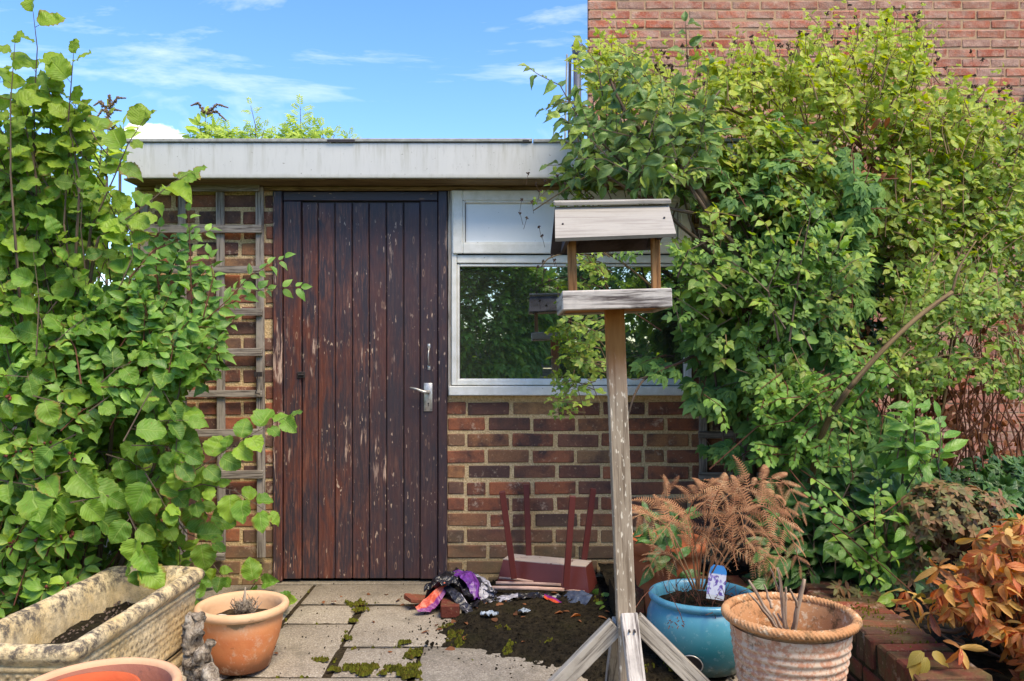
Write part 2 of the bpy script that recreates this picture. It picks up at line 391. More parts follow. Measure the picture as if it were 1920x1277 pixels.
def m_terra(name, a, b, w_, up=None, wamt=.0, wc=C(214, 196, 176), dk=C(84, 74, 58), dkamt=.0, zc=None):
    m, s = newmat(name); p = s.pos(); n1 = s.noise(p, 9, 5, .6, .3); n2 = s.noise(p, 60, 5, .7); z = s.sep(p, 2)
    c = s.mix(s.step(n1, .3, .7), a, b)
    if wamt: c = s.mix(s.m('MULTIPLY', s.step(s.m('ADD', s.m('MULTIPLY', n2, .6), s.m('MULTIPLY', s.noise(p, 16, 4, .7), .4)), .62 - wamt * .22, .68 - wamt * .2), .9), c, wc)
    if dkamt: c = s.mix(s.m('MULTIPLY', s.step(s.noise(s.map(p, loc=(3, 5, 1)), 14, 6, .75), .68 - dkamt * .25, .78 - dkamt * .25), .85), c, dk)
    if zc: c = zc(s, c, z, n1, n2)
    s.out(s.pbr(c, .8, s.bump(s.m('ADD', n2, n1), .35, .004), .25)); return m
def zsmall(s, c, z, n1, n2):
    zz = s.m('ADD', z, s.m('MULTIPLY', s.m('SUBTRACT', n1, .5), .10))
    c = s.mix(s.m('MULTIPLY', s.step(zz, .145, .19), .65), c, C(222, 178, 134))
    c = s.mix(s.m('MULTIPLY', s.step(zz, .085, .03), .75), c, C(96, 70, 52))
    ring = s.m('MULTIPLY', s.step(zz, .188, .194), s.step(zz, .212, .206))
    c = s.mix(s.m('MULTIPLY', ring, .8), c, C(122, 112, 84))
    c = s.mix(s.m('MULTIPLY', s.step(s.noise(s.pos(), 21, 6, .75), .56, .66), .45), c, C(222, 196, 166)); c = s.mix(s.m('MULTIPLY', s.step(s.noise(s.map(s.pos(), (30, 30, 80)), 1.0, 5, .7), .62, .7), .5), c, C(120, 84, 58))
    return c
MT['terra_small'] = m_terra('banded_terracotta', C(222, 148, 94), C(206, 122, 74), 0, zc=zsmall)
MT['terra_rim'] = m_terra('pale_terracotta_rim', C(214, 168, 124), C(226, 186, 146), 0, dkamt=.25, dk=C(150, 120, 90))
MT['terra_bowl'] = m_terra('dusty_terracotta', C(206, 144, 108), C(190, 122, 92), 0, dkamt=.2, dk=C(140, 96, 80))
MT['terra_bright'] = m_terra('bright_terracotta', C(202, 98, 58), C(190, 86, 50), 0)
MT['terra_old'] = m_terra('flaking_terracotta', C(196, 148, 118), C(178, 122, 94), 0, wamt=.75, wc=C(206, 184, 160), dkamt=.5, dk=C(96, 78, 56))
MT['terra_rope'] = m_terra('rope_terracotta', C(186, 132, 88), C(200, 152, 108), 0, wamt=.35, wc=C(222, 200, 168), dkamt=.6, dk=C(98, 78, 50))
MT['terra_back'] = m_terra('brown_terracotta', C(178, 104, 66), C(160, 88, 56), 0, dkamt=.3)
m, s = newmat('sandstone'); p = s.pos(); n1 = s.noise(p, 7, 6, .7); n2 = s.noise(p, 130, 4, .7); n3 = s.noise(p, 24, 6, .75); z = s.sep(p, 2)
c = s.mix(s.step(n1, .3, .65), C(212, 182, 126), C(228, 208, 168)); c = s.mix(s.m('MULTIPLY', s.step(n3, .44, .60), s.m('ADD', .38, s.m('MULTIPLY', s.step(s.m('ADD', z, s.m('MULTIPLY', n1, .08)), .29, .325), .65))), c, C(96, 88, 80))
c = s.mix(s.m('MULTIPLY', s.step(n2, .55, .7), .5), c, C(120, 100, 70))
s.out(s.pbr(c, .95, s.bump(s.m('ADD', n2, n3), .7, .006), .15)); MT['stone'] = m
m, s = newmat('blue_glaze'); p = s.pos(); n1 = s.noise(s.map(p, (22, 22, 3.5)), 1.0, 5, .6); n2 = s.noise(p, 9, 4, .6); z = s.sep(p, 2)
c = s.mix(n2, C(74, 144, 170), C(104, 168, 190)); c = s.mix(s.m('MULTIPLY', s.step(n1, .52, .72), .6), c, C(62, 112, 168))
c = s.mix(s.step(z, .235, .10), c, C(44, 118, 128)); c = s.mix(s.m('MULTIPLY', s.step(s.m('ADD', z, s.m('MULTIPLY', s.noise(p, 30, 5, .7), .12)), .13, .06), .7), c, C(120, 112, 92)); c = s.mix(s.m('MULTIPLY', s.step(s.noise(p, 17, 6, .75), .60, .68), .5), c, C(176, 194, 190))
c = s.mix(s.m('MULTIPLY', s.step(s.noise(p, 50, 4, .7), .58, .7), .35), c, C(170, 196, 204))
s.out(s.pbr(c, .28, s.bump(n1, .06, .004), .5)); MT['glaze'] = m
m, s = newmat('maroon_paint'); p = s.pos(); n1 = s.noise(p, 9, 5, .6); n2 = s.noise(p, 55, 5, .7)
c = s.mix(n1, C(88, 42, 40), C(112, 54, 48)); c = s.mix(s.step(n2, .70, .73), c, C(190, 160, 146))
s.out(s.pbr(c, .4, s.bump(n2, .1, .004), .4)); MT['maroon'] = m
m, s = newmat('maroon_bare'); p = s.pos(); n1 = s.noise(s.map(p, (3, 30, 3)), 1.0, 5, .7); n2 = s.noise(p, 20, 5, .7)
c = s.mix(n1, C(176, 160, 148), C(200, 186, 174)); c = s.mix(s.step(n2, .60, .66), c, C(104, 54, 50))
s.out(s.pbr(c, .85, s.bump(n1, .3, .004), .2)); MT['maroon_top'] = m
# ------------------------------------------------------------------ ground and patio
mb = MB(); grid(mb, 2, 2, lambda u, v: (-90 + 180 * u, -80 + 190 * v, -.045)); tag(mb.build('ground', MT['ground']), kind='structure')
mb = MB(); grid(mb, 60, 60, lambda u, v: (-2.6 + 5.2 * u, .9 + 3.2 * v, -.016 + .008 * mn.noise(Vector((u * 30, v * 30, 0)))))
patio = tag(mb.build('patio', MT['earth'], smooth=True), kind='structure')
# slabs: x0, x1, y0, y1 read off the joints
slabs = [(-.955, -.40, 3.615, 3.925), (-.39, .21, 3.62, 3.925), (.22, .82, 3.62, 3.925), (-1.57, -.975, 3.36, 3.925),
         (-.955, -.69, 3.355, 3.600), (-.95, -.665, 2.79, 3.340), (-.655, -.06, 3.085, 3.600), (-.63, -.352, 2.79, 3.065),
         (-.335, .27, 2.50, 3.065), (-.05, .27, 3.08, 3.600), (.285, .88, 3.02, 3.60), (.285, .88, 2.75, 3.005),
         (.285, .58, 2.14, 2.73), (.60, 1.14, 2.14, 2.73), (-1.57, -.97, 2.76, 3.34), (-.96, -.36, 2.18, 2.775), (-1.57, -.975, 2.15, 2.745),
         (-.345, .27, 1.88, 2.485), (.90, 1.14, 2.75, 3.6), (-.96, -.36, 1.56, 2.165), (-1.57, -.975, 1.53, 2.13), (.285, .88, 1.5, 2.125), (-.345, .27, 1.2, 1.865)]
for i, (x0, x1, y0, y1) in enumerate(slabs):
    sx, sy = x1 - x0, y1 - y0; mb = MB(); T = .04
    rs = R.uniform(0, 50)
    def fn(u, v, sx=sx, sy=sy, rs=rs):
        e = min(u * sx, (1 - u) * sx, v * sy, (1 - v) * sy)
        x = (u - .5) * sx; y = (v - .5) * sy
        ed = .006 * mn.noise(Vector((x * 22 + rs, y * 22, 0)))
        if e < 1e-6: x *= 1 + ed / sx * 2; y *= 1 + ed / sy * 2
        z = .0015 * mn.noise(Vector((x * 9, y * 9, rs))) - (.012 if e < 1e-6 else (.003 if e < .02 else 0))
        return (x, y, z)
    nx, ny = max(6, int(sx / .045)), max(6, int(sy / .045))
    us_ = lambda t, n: t
    grid(mb, nx, ny, fn)
    # skirt
    box(mb, (-sx / 2 + .003, -sy / 2 + .003, -T), (sx / 2 - .003, sy / 2 - .003, -.0105), .002)
    M = Matrix.Translation(((x0 + x1) / 2, (y0 + y1) / 2, R.uniform(-.003, .003))) @ Matrix.Rotation(R.uniform(-.006, .006), 4, 'X') @ Matrix.Rotation(R.uniform(-.008, .008), 4, 'Z')
    mb.build('paving_slab', MT['slab'], patio, True, M)
box(mb := MB(), (-1.20, 3.926, -.03), (-.31, 3.99, -.004), .004); mb.build('door_threshold', MT['slab'], patio)

# ------------------------------------------------------------------ shed
shed = thing('garden_shed', 'flat roofed brown brick shed with peeling plank door and white window', 'shed', ((-.2), 5.0, 0))
SX0, SX1 = wx(252), 1.42
TOPZ = 1.945
DX0, DX1 = wx(513), wx(839)            # door frame opening
WX0, WX1 = wx(841), wx(1299); WZ0 = wz(744)
mb = MB()   # mortar backing in front and blockwork sides, hollow inside
def wallbox(a, b): box(mb, a, b, 0)
wallbox((SX0, WY + .004, -.04), (DX0, WY + .11, TOPZ)); wallbox((DX1, WY + .004, -.04), (SX1, WY + .11, WZ0))
wallbox((WX1, WY + .004, WZ0), (SX1, WY + .11, TOPZ))
wallbox((SX0, WY + .111, -.04), (SX0 + .1, 6.1, TOPZ)); wallbox((SX1 - .1, WY + .111, -.04), (SX1, 6.1, TOPZ)); wallbox((SX0 + .101, 6.0, -.04), (SX1 - .101, 6.1, TOPZ))
wall = mb.build('brick_wall', MT['mortar'], shed)
mb = MB(); box(mb, (SX0 + .11, 5.93, 0), (SX1 - .11, 5.99, TOPZ - .02), 0); box(mb, (SX0 + .11, WY + .12, .0), (SX1 - .11, 5.92, .01), 0); mb.build('inner_lining', MT['inner'], shed)
BC = {}
def brick_mesh(key, sx, sy, sz, mat, var=4, jit=.0016, ch=.004):
    k = (key, round(sx, 2), round(sz, 3), round(sy, 2), R.randrange(var))
    if k not in BC:
        mb = MB(); vs, fs, us = boxgeo(sx, sy, sz, ch, jit); mb.add(vs, fs, us); BC[k] = mb.mesh('brick', mat)
    return BC[k]
PITCH, ROW, BH = 84 / 380, 29.9 / 380, 23.5 / 380
nb = 0
def row_z(k): return wz(766 + 29.9 * k)
for k in range(-15, 12):
    z = row_z(k)
    if z + BH / 2 > TOPZ + .012: continue
    x = wx(959.5 + (42 if k % 2 else 0) + R.uniform(-3, 3)) - PITCH * 9
    while x < SX1:
        L = PITCH - .018 + R.uniform(-.004, .004); a, b = x, x + L
        if R.random() < .08:  # a header and a bat now and then
            pieces = [(a, a + L / 2 - .008), (a + L / 2 + .008, b)]
        else: pieces = [(a, b)]
        for a, b in pieces:
            segs = [(SX0, DX0 - .002), (DX1 + .002, SX1)] if z < WZ0 - .02 else [(SX0, DX0 - .002), (WX1 + .004, SX1)]
            for s0, s1 in segs:
                a2, b2 = max(a, s0), min(b, s1)
                if b2 - a2 < .03: continue
                me = brick_mesh('s', b2 - a2, .05, BH, MT['brick'])
                M = Matrix.Translation(((a2 + b2) / 2, WY + .0235 + R.uniform(-.002, .002), z + R.uniform(-.003, .003))) @ Matrix.Rotation(R.uniform(-.016, .016), 4, 'Y')
                put('brick', me, wall, M); nb += 1
        x += PITCH + R.uniform(-.003, .003)
print('shed bricks', nb)
# roof, fascia, soffit
FY = 3.774
mb = MB(); box(mb, (wx(0) * 0 + -1.80, FY + .03, 2.06), (1.42, 6.12, 2.11), 0); mb.build('roof', MT['felt'], shed)
FZ0, FZ1 = EYE - (334 - HZ) * FY / F, EYE - (268 - HZ) * FY / F
FX0, FX1 = (237 - 960) * FY / F, 1.47
mb = MB(); box(mb, (FX0, FY, FZ0), (FX1, FY + .022, FZ1), .003); mb.build('fascia', MT['fascia'], shed)
mb = MB(); box(mb, (FX0, FY + .023, FZ0), (FX0 + .02, 6.1, FZ1), .002); mb.build('side_fascia', MT['fascia'], shed)
xs = [FX0 - .006, wx(290) + .0, -.86, .10, .36, FX1 + .005]
for a, b in zip(xs[:-1], xs[1:]):
    mb = MB(); dz = R.uniform(-.002, .003); box(mb, (a, FY - .009, FZ1 + .001 + dz), (b - .004, FY + .05, FZ1 + .017 + dz), .003)
    mb.build('edge_trim', MT['trim'], shed)
mb = MB(); box(mb, (-.87, FY - .011, FZ1 + .002), (-.74, FY - .0095, FZ1 + .014), .0003); box(mb, (.05, FY - .011, FZ1 + .003), (.08, FY - .0095, FZ1 + .012), .0003); mb.build('trim_stain', MT['dark'], shed)
mb = MB(); box(mb, (SX0 + .02, FY + .023, TOPZ + .001), (SX1, WY - .002, TOPZ + .010), .001); mb.build('soffit', MT['olive_wood'], shed)
mb = MB(); box(mb, (SX0 + .02, WY - .022, TOPZ - .020), (SX1, WY - .0005, TOPZ), .003); mb.build('head_batten', MT['olive_wood'], shed)
mb = MB(); box(mb, (SX0 + .02, WY + .06, TOPZ + .001), (SX1, WY + .1, 2.058), .0); mb.build('wall_plate', MT['inner'], shed)
# door frame
mb = MB(); box(mb, (DX0, WY - .016, .002), (wx(530), WY + .06, TOPZ - .021), .004); mb.build('door_jamb', MT['jamb'], shed)
mb = MB(); box(mb, (wx(822), WY - .016, .002), (DX1, WY + .06, TOPZ - .021), .004); mb.build('door_jamb', MT['jamb'], shed)
# door leaf: backing > boards, stiles, rail
DB, DT = .012, TOPZ - .023
mb = MB(); box(mb, (wx(531), WY + .020, DB), (wx(821), WY + .05, DT), 0); door = mb.build('door', MT['dark'], shed)
def board(x0, x1, z0, z1, y0, y1, mat, nm='board', ch=.0035):
    mb = MB(); vs, fs, us = boxgeo(x1 - x0, y1 - y0, z1 - z0, ch, .0004); mb.add(vs, fs, us)
    return mb.build(nm, mat, door, False, Matrix.Translation(((x0 + x1) / 2, (y0 + y1) / 2, (z0 + z1) / 2)))
bx_ = [565.5, 595.5, 627.3, 660, 691.5, 724, 756.4, 787.5]
for a, b in zip(bx_[:-1], bx_[1:]): board(wx(a) + .0018, wx(b) - .0018, DB, wz(379), WY + .006 + R.uniform(-.001, .001), WY + .0195, MT['door'])
board(wx(531.5), wx(565) - .001, DB, wz(377.5), WY - .003, WY + .0195, MT['door'], 'stile')
board(wx(788.5), wx(820.8), DB, wz(377.5), WY - .003, WY + .0195, MT['door'], 'stile')
board(wx(531.5), wx(820.8), wz(376.5), DT, WY - .004, WY + .0195, MT['door'], 'top_rail')
# lever handle, plate with keyhole
mb = MB(); box(mb, (wx(795), WY - .0085, wz(771)), (wx(811), WY - .0035, wz(718)), .0012)
cx, cz = wx(803.5), wz(735)
tube(mb, [(cx, WY - .008, cz), (cx, WY - .034, cz)], [.011, .008], 14)
tube(mb, [(cx + .004, WY - .034, cz), (cx - .02, WY - .038, cz + .002), (cx - .055, WY - .038, cz + .016), (cx - .086, WY - .036, cz + .023)], [.0085, .0075, .0055, .004], 10)
mb.build('lever_handle', MT['steel'], door, True)
mb = MB(); zk = wz(758); tube(mb, [(cx, WY - .0085, zk + .004), (cx, WY - .0092, zk + .004)], .0042, 12); box(mb, (cx - .0018, WY - .0093, zk - .010), (cx + .0018, WY - .0086, zk + .003), .0002)
for a, b in ((797.3, 721.5), (808.7, 721.5), (797.3, 767.5), (808.7, 767.5)): tube(mb, [(wx(a), WY - .0085, wz(b)), (wx(a), WY - .0095, wz(b))], .0017, 8)
mb.build('keyhole', MT['dark'], door)
mb = MB(); hx = wx(804.5)
for zz in (649, 689): box(mb, (hx - .0065, WY - .007, wz(zz) - .012), (hx + .0065, WY - .0035, wz(zz) + .012), .002)
tube(mb, [(hx, WY - .006, wz(653)), (hx, WY - .024, wz(659)), (hx - .001, WY - .028, wz(670)), (hx, WY - .022, wz(680)), (hx + .001, WY - .006, wz(686))], [.004, .0035, .003, .0035, .0045], 8)
mb.build('pull_handle', MT['steel'], door, True)
mb = MB(); box(mb, (wx(558), WY - .003, wz(709)), (wx(573), WY - .010, wz(697)), .002); tube(mb, [(wx(561), WY - .014, wz(703)), (wx(571), WY - .014, wz(703))], .003, 8); mb.build('hook_keep', MT['dark'], door)

# window
mb = MB(); box(mb, (wx(840.5), WY - .012, wz(742)), (wx(846), WY + .05, TOPZ - .021), .002); mb.build('window_jamb', MT['grey_wood'], shed)
def frame_ring(mb, x0, x1, z0, z1, wl, y0, y1, ch=.003):
    a = wl
    box(mb, (x0, y0, z0), (x0 + a, y1, z1), ch); box(mb, (x1 - a, y0, z0), (x1, y1, z1), ch)
    box(mb, (x0 + a + .0005, y0 + .0005, z0), (x1 - a - .0005, y1, z0 + a), ch); box(mb, (x0 + a + .0005, y0 + .0005, z1 - a), (x1 - a - .0005, y1, z1), ch)
mb = MB(); fx0, fx1 = wx(847), wx(1296)
frame_ring(mb, fx0, fx1, wz(722), wz(351.5), .026, WY - .018, WY + .055)
box(mb, (fx0 + .027, WY - .014, wz(494)), (fx1 - .027, WY + .05, wz(479)), .003)
win = mb.build('window', MT['pvc'], shed)
mb = MB(); frame_ring(mb, fx0 + .0265, fx1 - .0265, wz(711) - .010, wz(495.5), .0125, WY - .008, WY + .04, .003); mb.build('glazing_bead', MT['pvc'], win)
gx0, gx1 = fx0 + .039, fx1 - .039
mb = MB(); frame_ring(mb, gx0, gx1, wz(712), wz(496), .003, WY - .001, WY + .03, .0005); mb.build('gasket', MT['dark'], win)
mb = MB(); box(mb, (gx0 + .001, WY + .006, wz(711)), (gx1 - .001, WY + .012, wz(497)), 0); mb.build('pane', MT['glass'], win)
mb = MB(); frame_ring(mb, fx0 + .006, fx1 - .006, wz(477), wz(359), .050, WY - .030, WY - .0185, .004); frame_ring(mb, fx0 + .056, fx1 - .056, wz(459), wz(378), .011, WY - .026, WY + .01, .003); mb.build('top_sash', MT['pvc'], win)
mb = MB(); frame_ring(mb, fx0 + .067, fx1 - .067, wz(456), wz(381), .003, WY - .016, WY + .01, .0005); mb.build('gasket', MT['dark'], win)
mb = MB(); box(mb, (fx0 + .069, WY - .010, wz(455)), (fx1 - .069, WY - .004, wz(382)), 0); mb.build('obscured_pane', MT['frost'], win)
mb = MB(); box(mb, (wx(843), WY - .050, wz(741)), (wx(1298), WY + .05, wz(723.5)), .004); mb.build('window_sill', MT['pvc'], shed)
# cement fillet under the sill
mb = MB(); box(mb, (wx(841), WY - .001, wz(752)), (wx(1299), WY + .003, wz(742)), .001); mb.build('cement_fillet', MT['mortar'], shed)

# ------------------------------------------------------------------ house behind
HY = 6.25
house = thing('brick_house', 'tall pinkish red brick house wall rising behind the climbers at the right', 'house', (2.6, 6.5, 0))
HX0 = (1103 - 960) * HY / F
mb = MB(); box(mb, (HX0 + .012, HY + .004, -.05), (4.66, HY + .2, 4.62), 0); hwall = mb.build('gable_wall', MT['mortar2'], house)
hb = []
r = 0; z = .04
while z < 4.6:
    x = HX0 + (0 if r % 2 else -.1125); 
    while x < 4.6:
        a, b = max(x, HX0), x + .215
        if b - a > .05: hb.append((a, b, z))
        x += .225
    z += .075; r += 1
def hpx(a, z): return 960 + (a) * F / HY, HZ - (z - EYE) * F / HY
inv = [t for t in hb if hpx(t[1], t[2])[0] < 2010 and hpx(t[0], t[2])[1] > -30]
inv.sort(key=lambda t: (0 if (hpx(t[0], t[2])[1] < 300) else 1, -t[2]))
top = inv[:300]; tops = set(top)
stuff = MB()
for t in hb:
    a, b, z = t; rz = Matrix.Translation(((a + b) / 2, HY + .018 + R.uniform(-.003, .003), z)) @ Matrix.Rotation(R.uniform(-.01, .01), 4, 'Y')
    if t in tops: put('brick', brick_mesh('h', b - a, .04, .062, MT['red_brick'], 8, .004, .006), hwall, rz)
    elif t[0] < 4.6: stuff.add(*boxgeo(b - a, .04, .060, 0, .002), M=rz)
tag(stuff.build('lower_brickwork', MT['red_brick'], hwall), kind='stuff')
mb = MB(); px0 = (1082 - 960) * 6.15 / F
tube(mb, [(px0, 6.13, 1.9), (px0, 6.13, 3.42)], .030, 14); tube(mb, [(px0, 6.13, 2.3), (px0, 6.13, 2.34)], .037, 14); tube(mb, [(px0, 6.13, 3.40), (px0, 6.13, 3.5)], [.034, .045], 14)
mb.build('downpipe', MT['pipe'], house, True)
mb = MB(); beam(mb, ((1063 - 960) * 6.1 / F, 6.1, 3.42), ((1058 - 960) * 6.1 / F, 6.1, 2.55), .012, .03); mb.build('corner_flashing', MT['trim'], house)
mb = MB(); beam(mb, ((1069 - 960) * 6.12 / F, 6.135, 3.40), ((1066 - 960) * 6.12 / F, 6.135, 2.3), .022, .02); mb.build('corner_batten', MT['dark'], house)
lamp = thing('wall_lamp', 'black lantern on the brick house wall at the right edge above the climber', 'lamp', (3.98, 6.2, 2.9))
mb = MB(); lx, lz = 4.02, 2.98
box(mb, (lx - .02, 6.19, lz - .20), (lx + .05, 6.235, lz + .22), .006); tube(mb, [(lx + .01, 6.2, lz + .1), (lx - .0, 6.1, lz + .16), (lx - .01, 6.03, lz + .12)], .012, 8); mb.build('bracket', MT['dark'], lamp)
mb = MB(); tube(mb, [(lx - .01, 6.03, lz + .12), (lx - .01, 6.03, lz + .06), (lx - .01, 6.03, lz + .05)], [.015, .085, .09], 6); tube(mb, [(lx - .01, 6.03, lz - .13), (lx - .01, 6.03, lz - .17)], [.06, .02], 6)
for k in range(6):
    t = k * PI / 3; tube(mb, [(lx - .01 + .085 * math.cos(t), 6.03 + .085 * math.sin(t), lz + .05), (lx - .01 + .058 * math.cos(t), 6.03 + .058 * math.sin(t), lz - .13)], .005, 4)
mb.build('cage', MT['dark'], lamp)
mb = MB(); tube(mb, [(lx - .01, 6.03, lz + .045), (lx - .01, 6.03, lz - .125)], [.078, .052], 6); mb.build('lantern_glass', MT['frost'], lamp)

# ------------------------------------------------------------------ trellises
def lath(parent, p, q, wd_=.038, th=.016, mat='trellis'):
    p, q = Vector(p), Vector(q); d = q - p; x = d.normalized(); z = Vector((0, -1, 0)); y = z.cross(x)
    M = Matrix((x, y, z)).transposed().to_4x4(); M.translation = (p + q) / 2
    mb = MB(); vs, fs, us = boxgeo(d.length, wd_ + R.uniform(-.003, .003), th, .002, .0012); mb.add(vs, fs, us)
    return mb.build('lath', MT[mat], parent, False, M)
tr = thing('trellis', 'weathered grey square trellis fixed to the brick wall left of the door', 'trellis', (wx(380), WY, wz(1043)))
for px, t, b in ((275, 380, 1000), (345, 352, 1036), (416, 356, 1036), (489.5, 352, 1043)):
    tr_x = wx(px); lath(tr, (tr_x, WY - .024, wz(t)), (tr_x + wx(963) - wx(960) + R.uniform(-.004, .004), WY - .024, wz(b)))
for py, x0, x1 in ((356, 300, 492), (432, 262, 496), (508, 262, 496), (585, 262, 497), (662, 262, 497), (738, 262, 497), (811, 262, 497), (888, 262, 498)):
    lath(tr, (wx(x0), WY - .041, wz(py + R.uniform(-1.5, 1.5))), (wx(x1), WY - .041, wz(py + R.uniform(-2, 2))), .036, .015)
lath(tr, (wx(318), WY - .041, wz(1041)), (wx(427), WY - .041, wz(1040)), .036, .015)
mb = MB(); hx = wx(490); box(mb, (hx - .02, WY - .052, wz(706)), (hx + .02, WY - .048, wz(697)), .001)
tube(mb, [(hx + .004, WY - .056, wz(700)), (hx - .002, WY - .060, wz(712)), (hx - .002, WY - .060, wz(728)), (hx - .010, WY - .060, wz(736)), (hx + .012, WY - .060, wz(738))], .0032, 6)
hk = mb.build('cabin_hook', MT['dark']); tag(hk, 'rusty dark metal door hook hanging on the right lath of the trellis', 'hook')
tr2 = thing('trellis', 'dark weathered trellis half hidden by the creeper right of the window', 'trellis', (wx(1390), WY, wz(895)))
for px in (1316, 1390, 1462): lath(tr2, (wx(px), WY - .024, wz(356)), (wx(px), WY - .024, wz(896)))
for k in range(8): lath(tr2, (wx(1306), WY - .041, wz(890 - 76 * k)), (wx(1476), WY - .041, wz(889 - 76 * k)), .036, .015)

# ------------------------------------------------------------------ low brick bed wall at right
lw = thing('garden_wall', 'low mossy red brick bed wall with brick-on-edge coping at lower right', 'wall', (1.27, 2.6, 0))
WT = .185
y = 2.02; i = 0
while y < 3.28:
    me = brick_mesh('c', .215, .064, .100, MT['low_brick'], 5, .004, .006)
    put('brick', me, lw, Matrix.Translation((1.272 + R.uniform(-.006, .006), y, WT - .05 + R.uniform(-.004, .004))) @ Matrix.Rotation(R.uniform(-.03, .03), 4, 'Z') @ Matrix.Rotation(R.uniform(-.015, .015), 4, 'Y'))
    y += .0735
for kz in (0, 1):
    y = 2.0 - .1 * kz
    while y < 3.2:
        put('brick', brick_mesh('c2', .102, .213, .062, MT['low_brick'], 4, .003, .005), lw, Matrix.Translation((1.218 + R.uniform(-.003, .003), y + .11, .045 - kz * .072)) @ Matrix.Rotation(R.uniform(-.01, .01), 4, 'Z'))
        y += .225
x = 1.10
while x > .45:
    put('brick', brick_mesh('c', .064, .215, .100, MT['low_brick'], 5, .004, .006), lw, Matrix.Translation((x, 3.36 + R.uniform(-.005, .005), WT - .075)) @ Matrix.Rotation(R.uniform(-.03, .03), 4, 'Z'))
    x -= .0735
mb = MB(); box(mb, (1.172, 1.95, -.04), (1.365, 3.27, WT - .012), 0); box(mb, (.42, 3.262, -.04), (1.365, 3.46, WT - .035), 0); mb.build('mortar_bed', MT['earth'], lw)
mb = MB(); grid(mb, 50, 40, lambda u, v: (1.36 + 3.2 * u, 1.6 + 4.6 * v, .12 + .05 * mn.noise(Vector((u * 14, v * 14, 0)))))
grid(mb, 24, 14, lambda u, v: (.42 + .95 * u, 3.45 + .47 * v, .10 + .04 * mn.noise(Vector((u * 8, v * 6, 4)))))
tag(mb.build('bed_soil', MT['soil'], smooth=True), kind='structure')

# ------------------------------------------------------------------ fence left of the shed
fc = thing('panel_fence', 'grey vertical board fence glimpsed behind the hazel left of the shed', 'fence', (-3.0, 4.5, 0))
x = -4.4
while x < -1.86:
    mb = MB(); vs, fs, us = boxgeo(.118, .016, 1.30, .002); mb.add(vs, fs, us); mb.build('board', MT['trellis'], fc, False, Matrix.Translation((x, 4.5, .64)))
    x += .125
# ------------------------------------------------------------------ what the window reflects: the garden behind the camera
bf = thing('panel_fence', 'pale board fence across the garden seen only in the window reflection', 'fence', (0, -6.2, 0))
for k in range(9):
    mb = MB(); vs, fs, us = boxgeo(7.0, .02, .14, .002); mb.add(vs, fs, us); mb.build('board', MT['grey_wood'], bf, False, Matrix.Translation((1.2, -6.2 - .01 * (k % 2), .12 + .15 * k)))
# ------------------------------------------------------------------ stone trough
def rrect(a, b, c, s):
    """point on a rounded rectangle of half sizes a, b at arc fraction s"""
    a_, b_ = a - c, b - c; per = 4 * (a_ + b_) + 2 * PI * c; t = s * per
    segs = [(2 * b_, 0), (PI * c / 2, 1), (2 * a_, 2), (PI * c / 2, 3), (2 * b_, 4), (PI * c / 2, 5), (2 * a_, 6), (PI * c / 2, 7)]
    for L, k in segs:
        if t <= L or k == 7:
            f = t / L if L > 0 else 0
            if k == 0: return (a, -b_ + 2 * b_ * f)
            if k == 2: return (a_ - 2 * a_ * f, b)
            if k == 4: return (-a, b_ - 2 * b_ * f)
            if k == 6: return (-a_ + 2 * a_ * f, -b)
            cx, cy, t0 = {1: (a_, b_, 0), 3: (-a_, b_, PI / 2), 5: (-a_, -b_, PI), 7: (a_, -b_, 3 * PI / 2)}[k]
            th = t0 + f * PI / 2; return (cx + c * math.cos(th), cy + c * math.sin(th))
        t -= L
TM = Matrix.Translation((-1.352, 2.60, 0)) @ Matrix.Rotation(math.radians(-1.5), 4, 'Z')
trough = thing('stone_trough', 'long mottled cream stone trough with woven relief sides, full of dark soil', 'trough', (-1.352, 2.6, 0))
def rsweep(mb, layers, nseg, dis=None, A=.178, B=.425):
    vs = []; us = []; per = 2 * (A + B) * 2
    for j, (off, z, c) in enumerate(layers):
        for i in range(nseg):
            s_ = i / nseg; x, y = rrect(A + off, B + off, max(.012, c), s_)
            x0, y0 = rrect(A + off + .01, B + off + .01, max(.012, c), s_); nx_, ny_ = x0 - x, y0 - y; l = math.hypot(nx_, ny_) or 1; nx_ /= l; ny_ /= l
            d = dis(s_ * per, z) if dis else 0
            d += .004 * mn.noise(Vector((x * 14, y * 14, z * 14))) + .0018 * mn.noise(Vector((x * 70, y * 70, z * 70)))
            vs.append((x + nx_ * d, y + ny_ * d, z + (.004 * mn.noise(Vector((x * 9, y * 9, 5))) if z > .25 else 0))); us.append((s_ * per, z))
    fs = []
    for j in range(len(layers) - 1):
        for i in range(nseg):
            k = (i + 1) % nseg; fs.append([j * nseg + i, j * nseg + k, (j + 1) * nseg + k, (j + 1) * nseg + i])
    mb.add(vs, fs, [[us[k] for k in f] for f in fs], M=TM)
def relief(s_, z):
    if not (.055 < z < .232): return 0
    u = s_ / .030; v = z / .026; r = math.floor(v); u += .5 * (r % 2)
    cu = u - math.floor(u) - .5; cv = v - r - .5
    h = .0095 * (1 - abs(cu) * 1.9) * (1 - .6 * abs(cv))
    if abs(cu) < .22 and cv < -.12: h -= .010 * (1 - abs(cu) / .22)
    return h + .002 * mn.noise(Vector((s_ * 90, z * 90, 0)))
mb = MB(); rsweep(mb, [(-.020, 0, .02), (-.016, .002, .02), (-.016, .034, .02), (-.026, .040, .02), (-.018, .046, .02), (-.018, .054, .02)], 300); mb.build('plinth', MT['stone'], trough, True)
mb = MB(); lay = [(-.030 + .012 * k / 30, .052 + .184 * k / 30, .02) for k in range(31)]; rsweep(mb, lay, 620, relief); mb.build('relief_sides', MT['stone'], trough, True)
mb = MB()
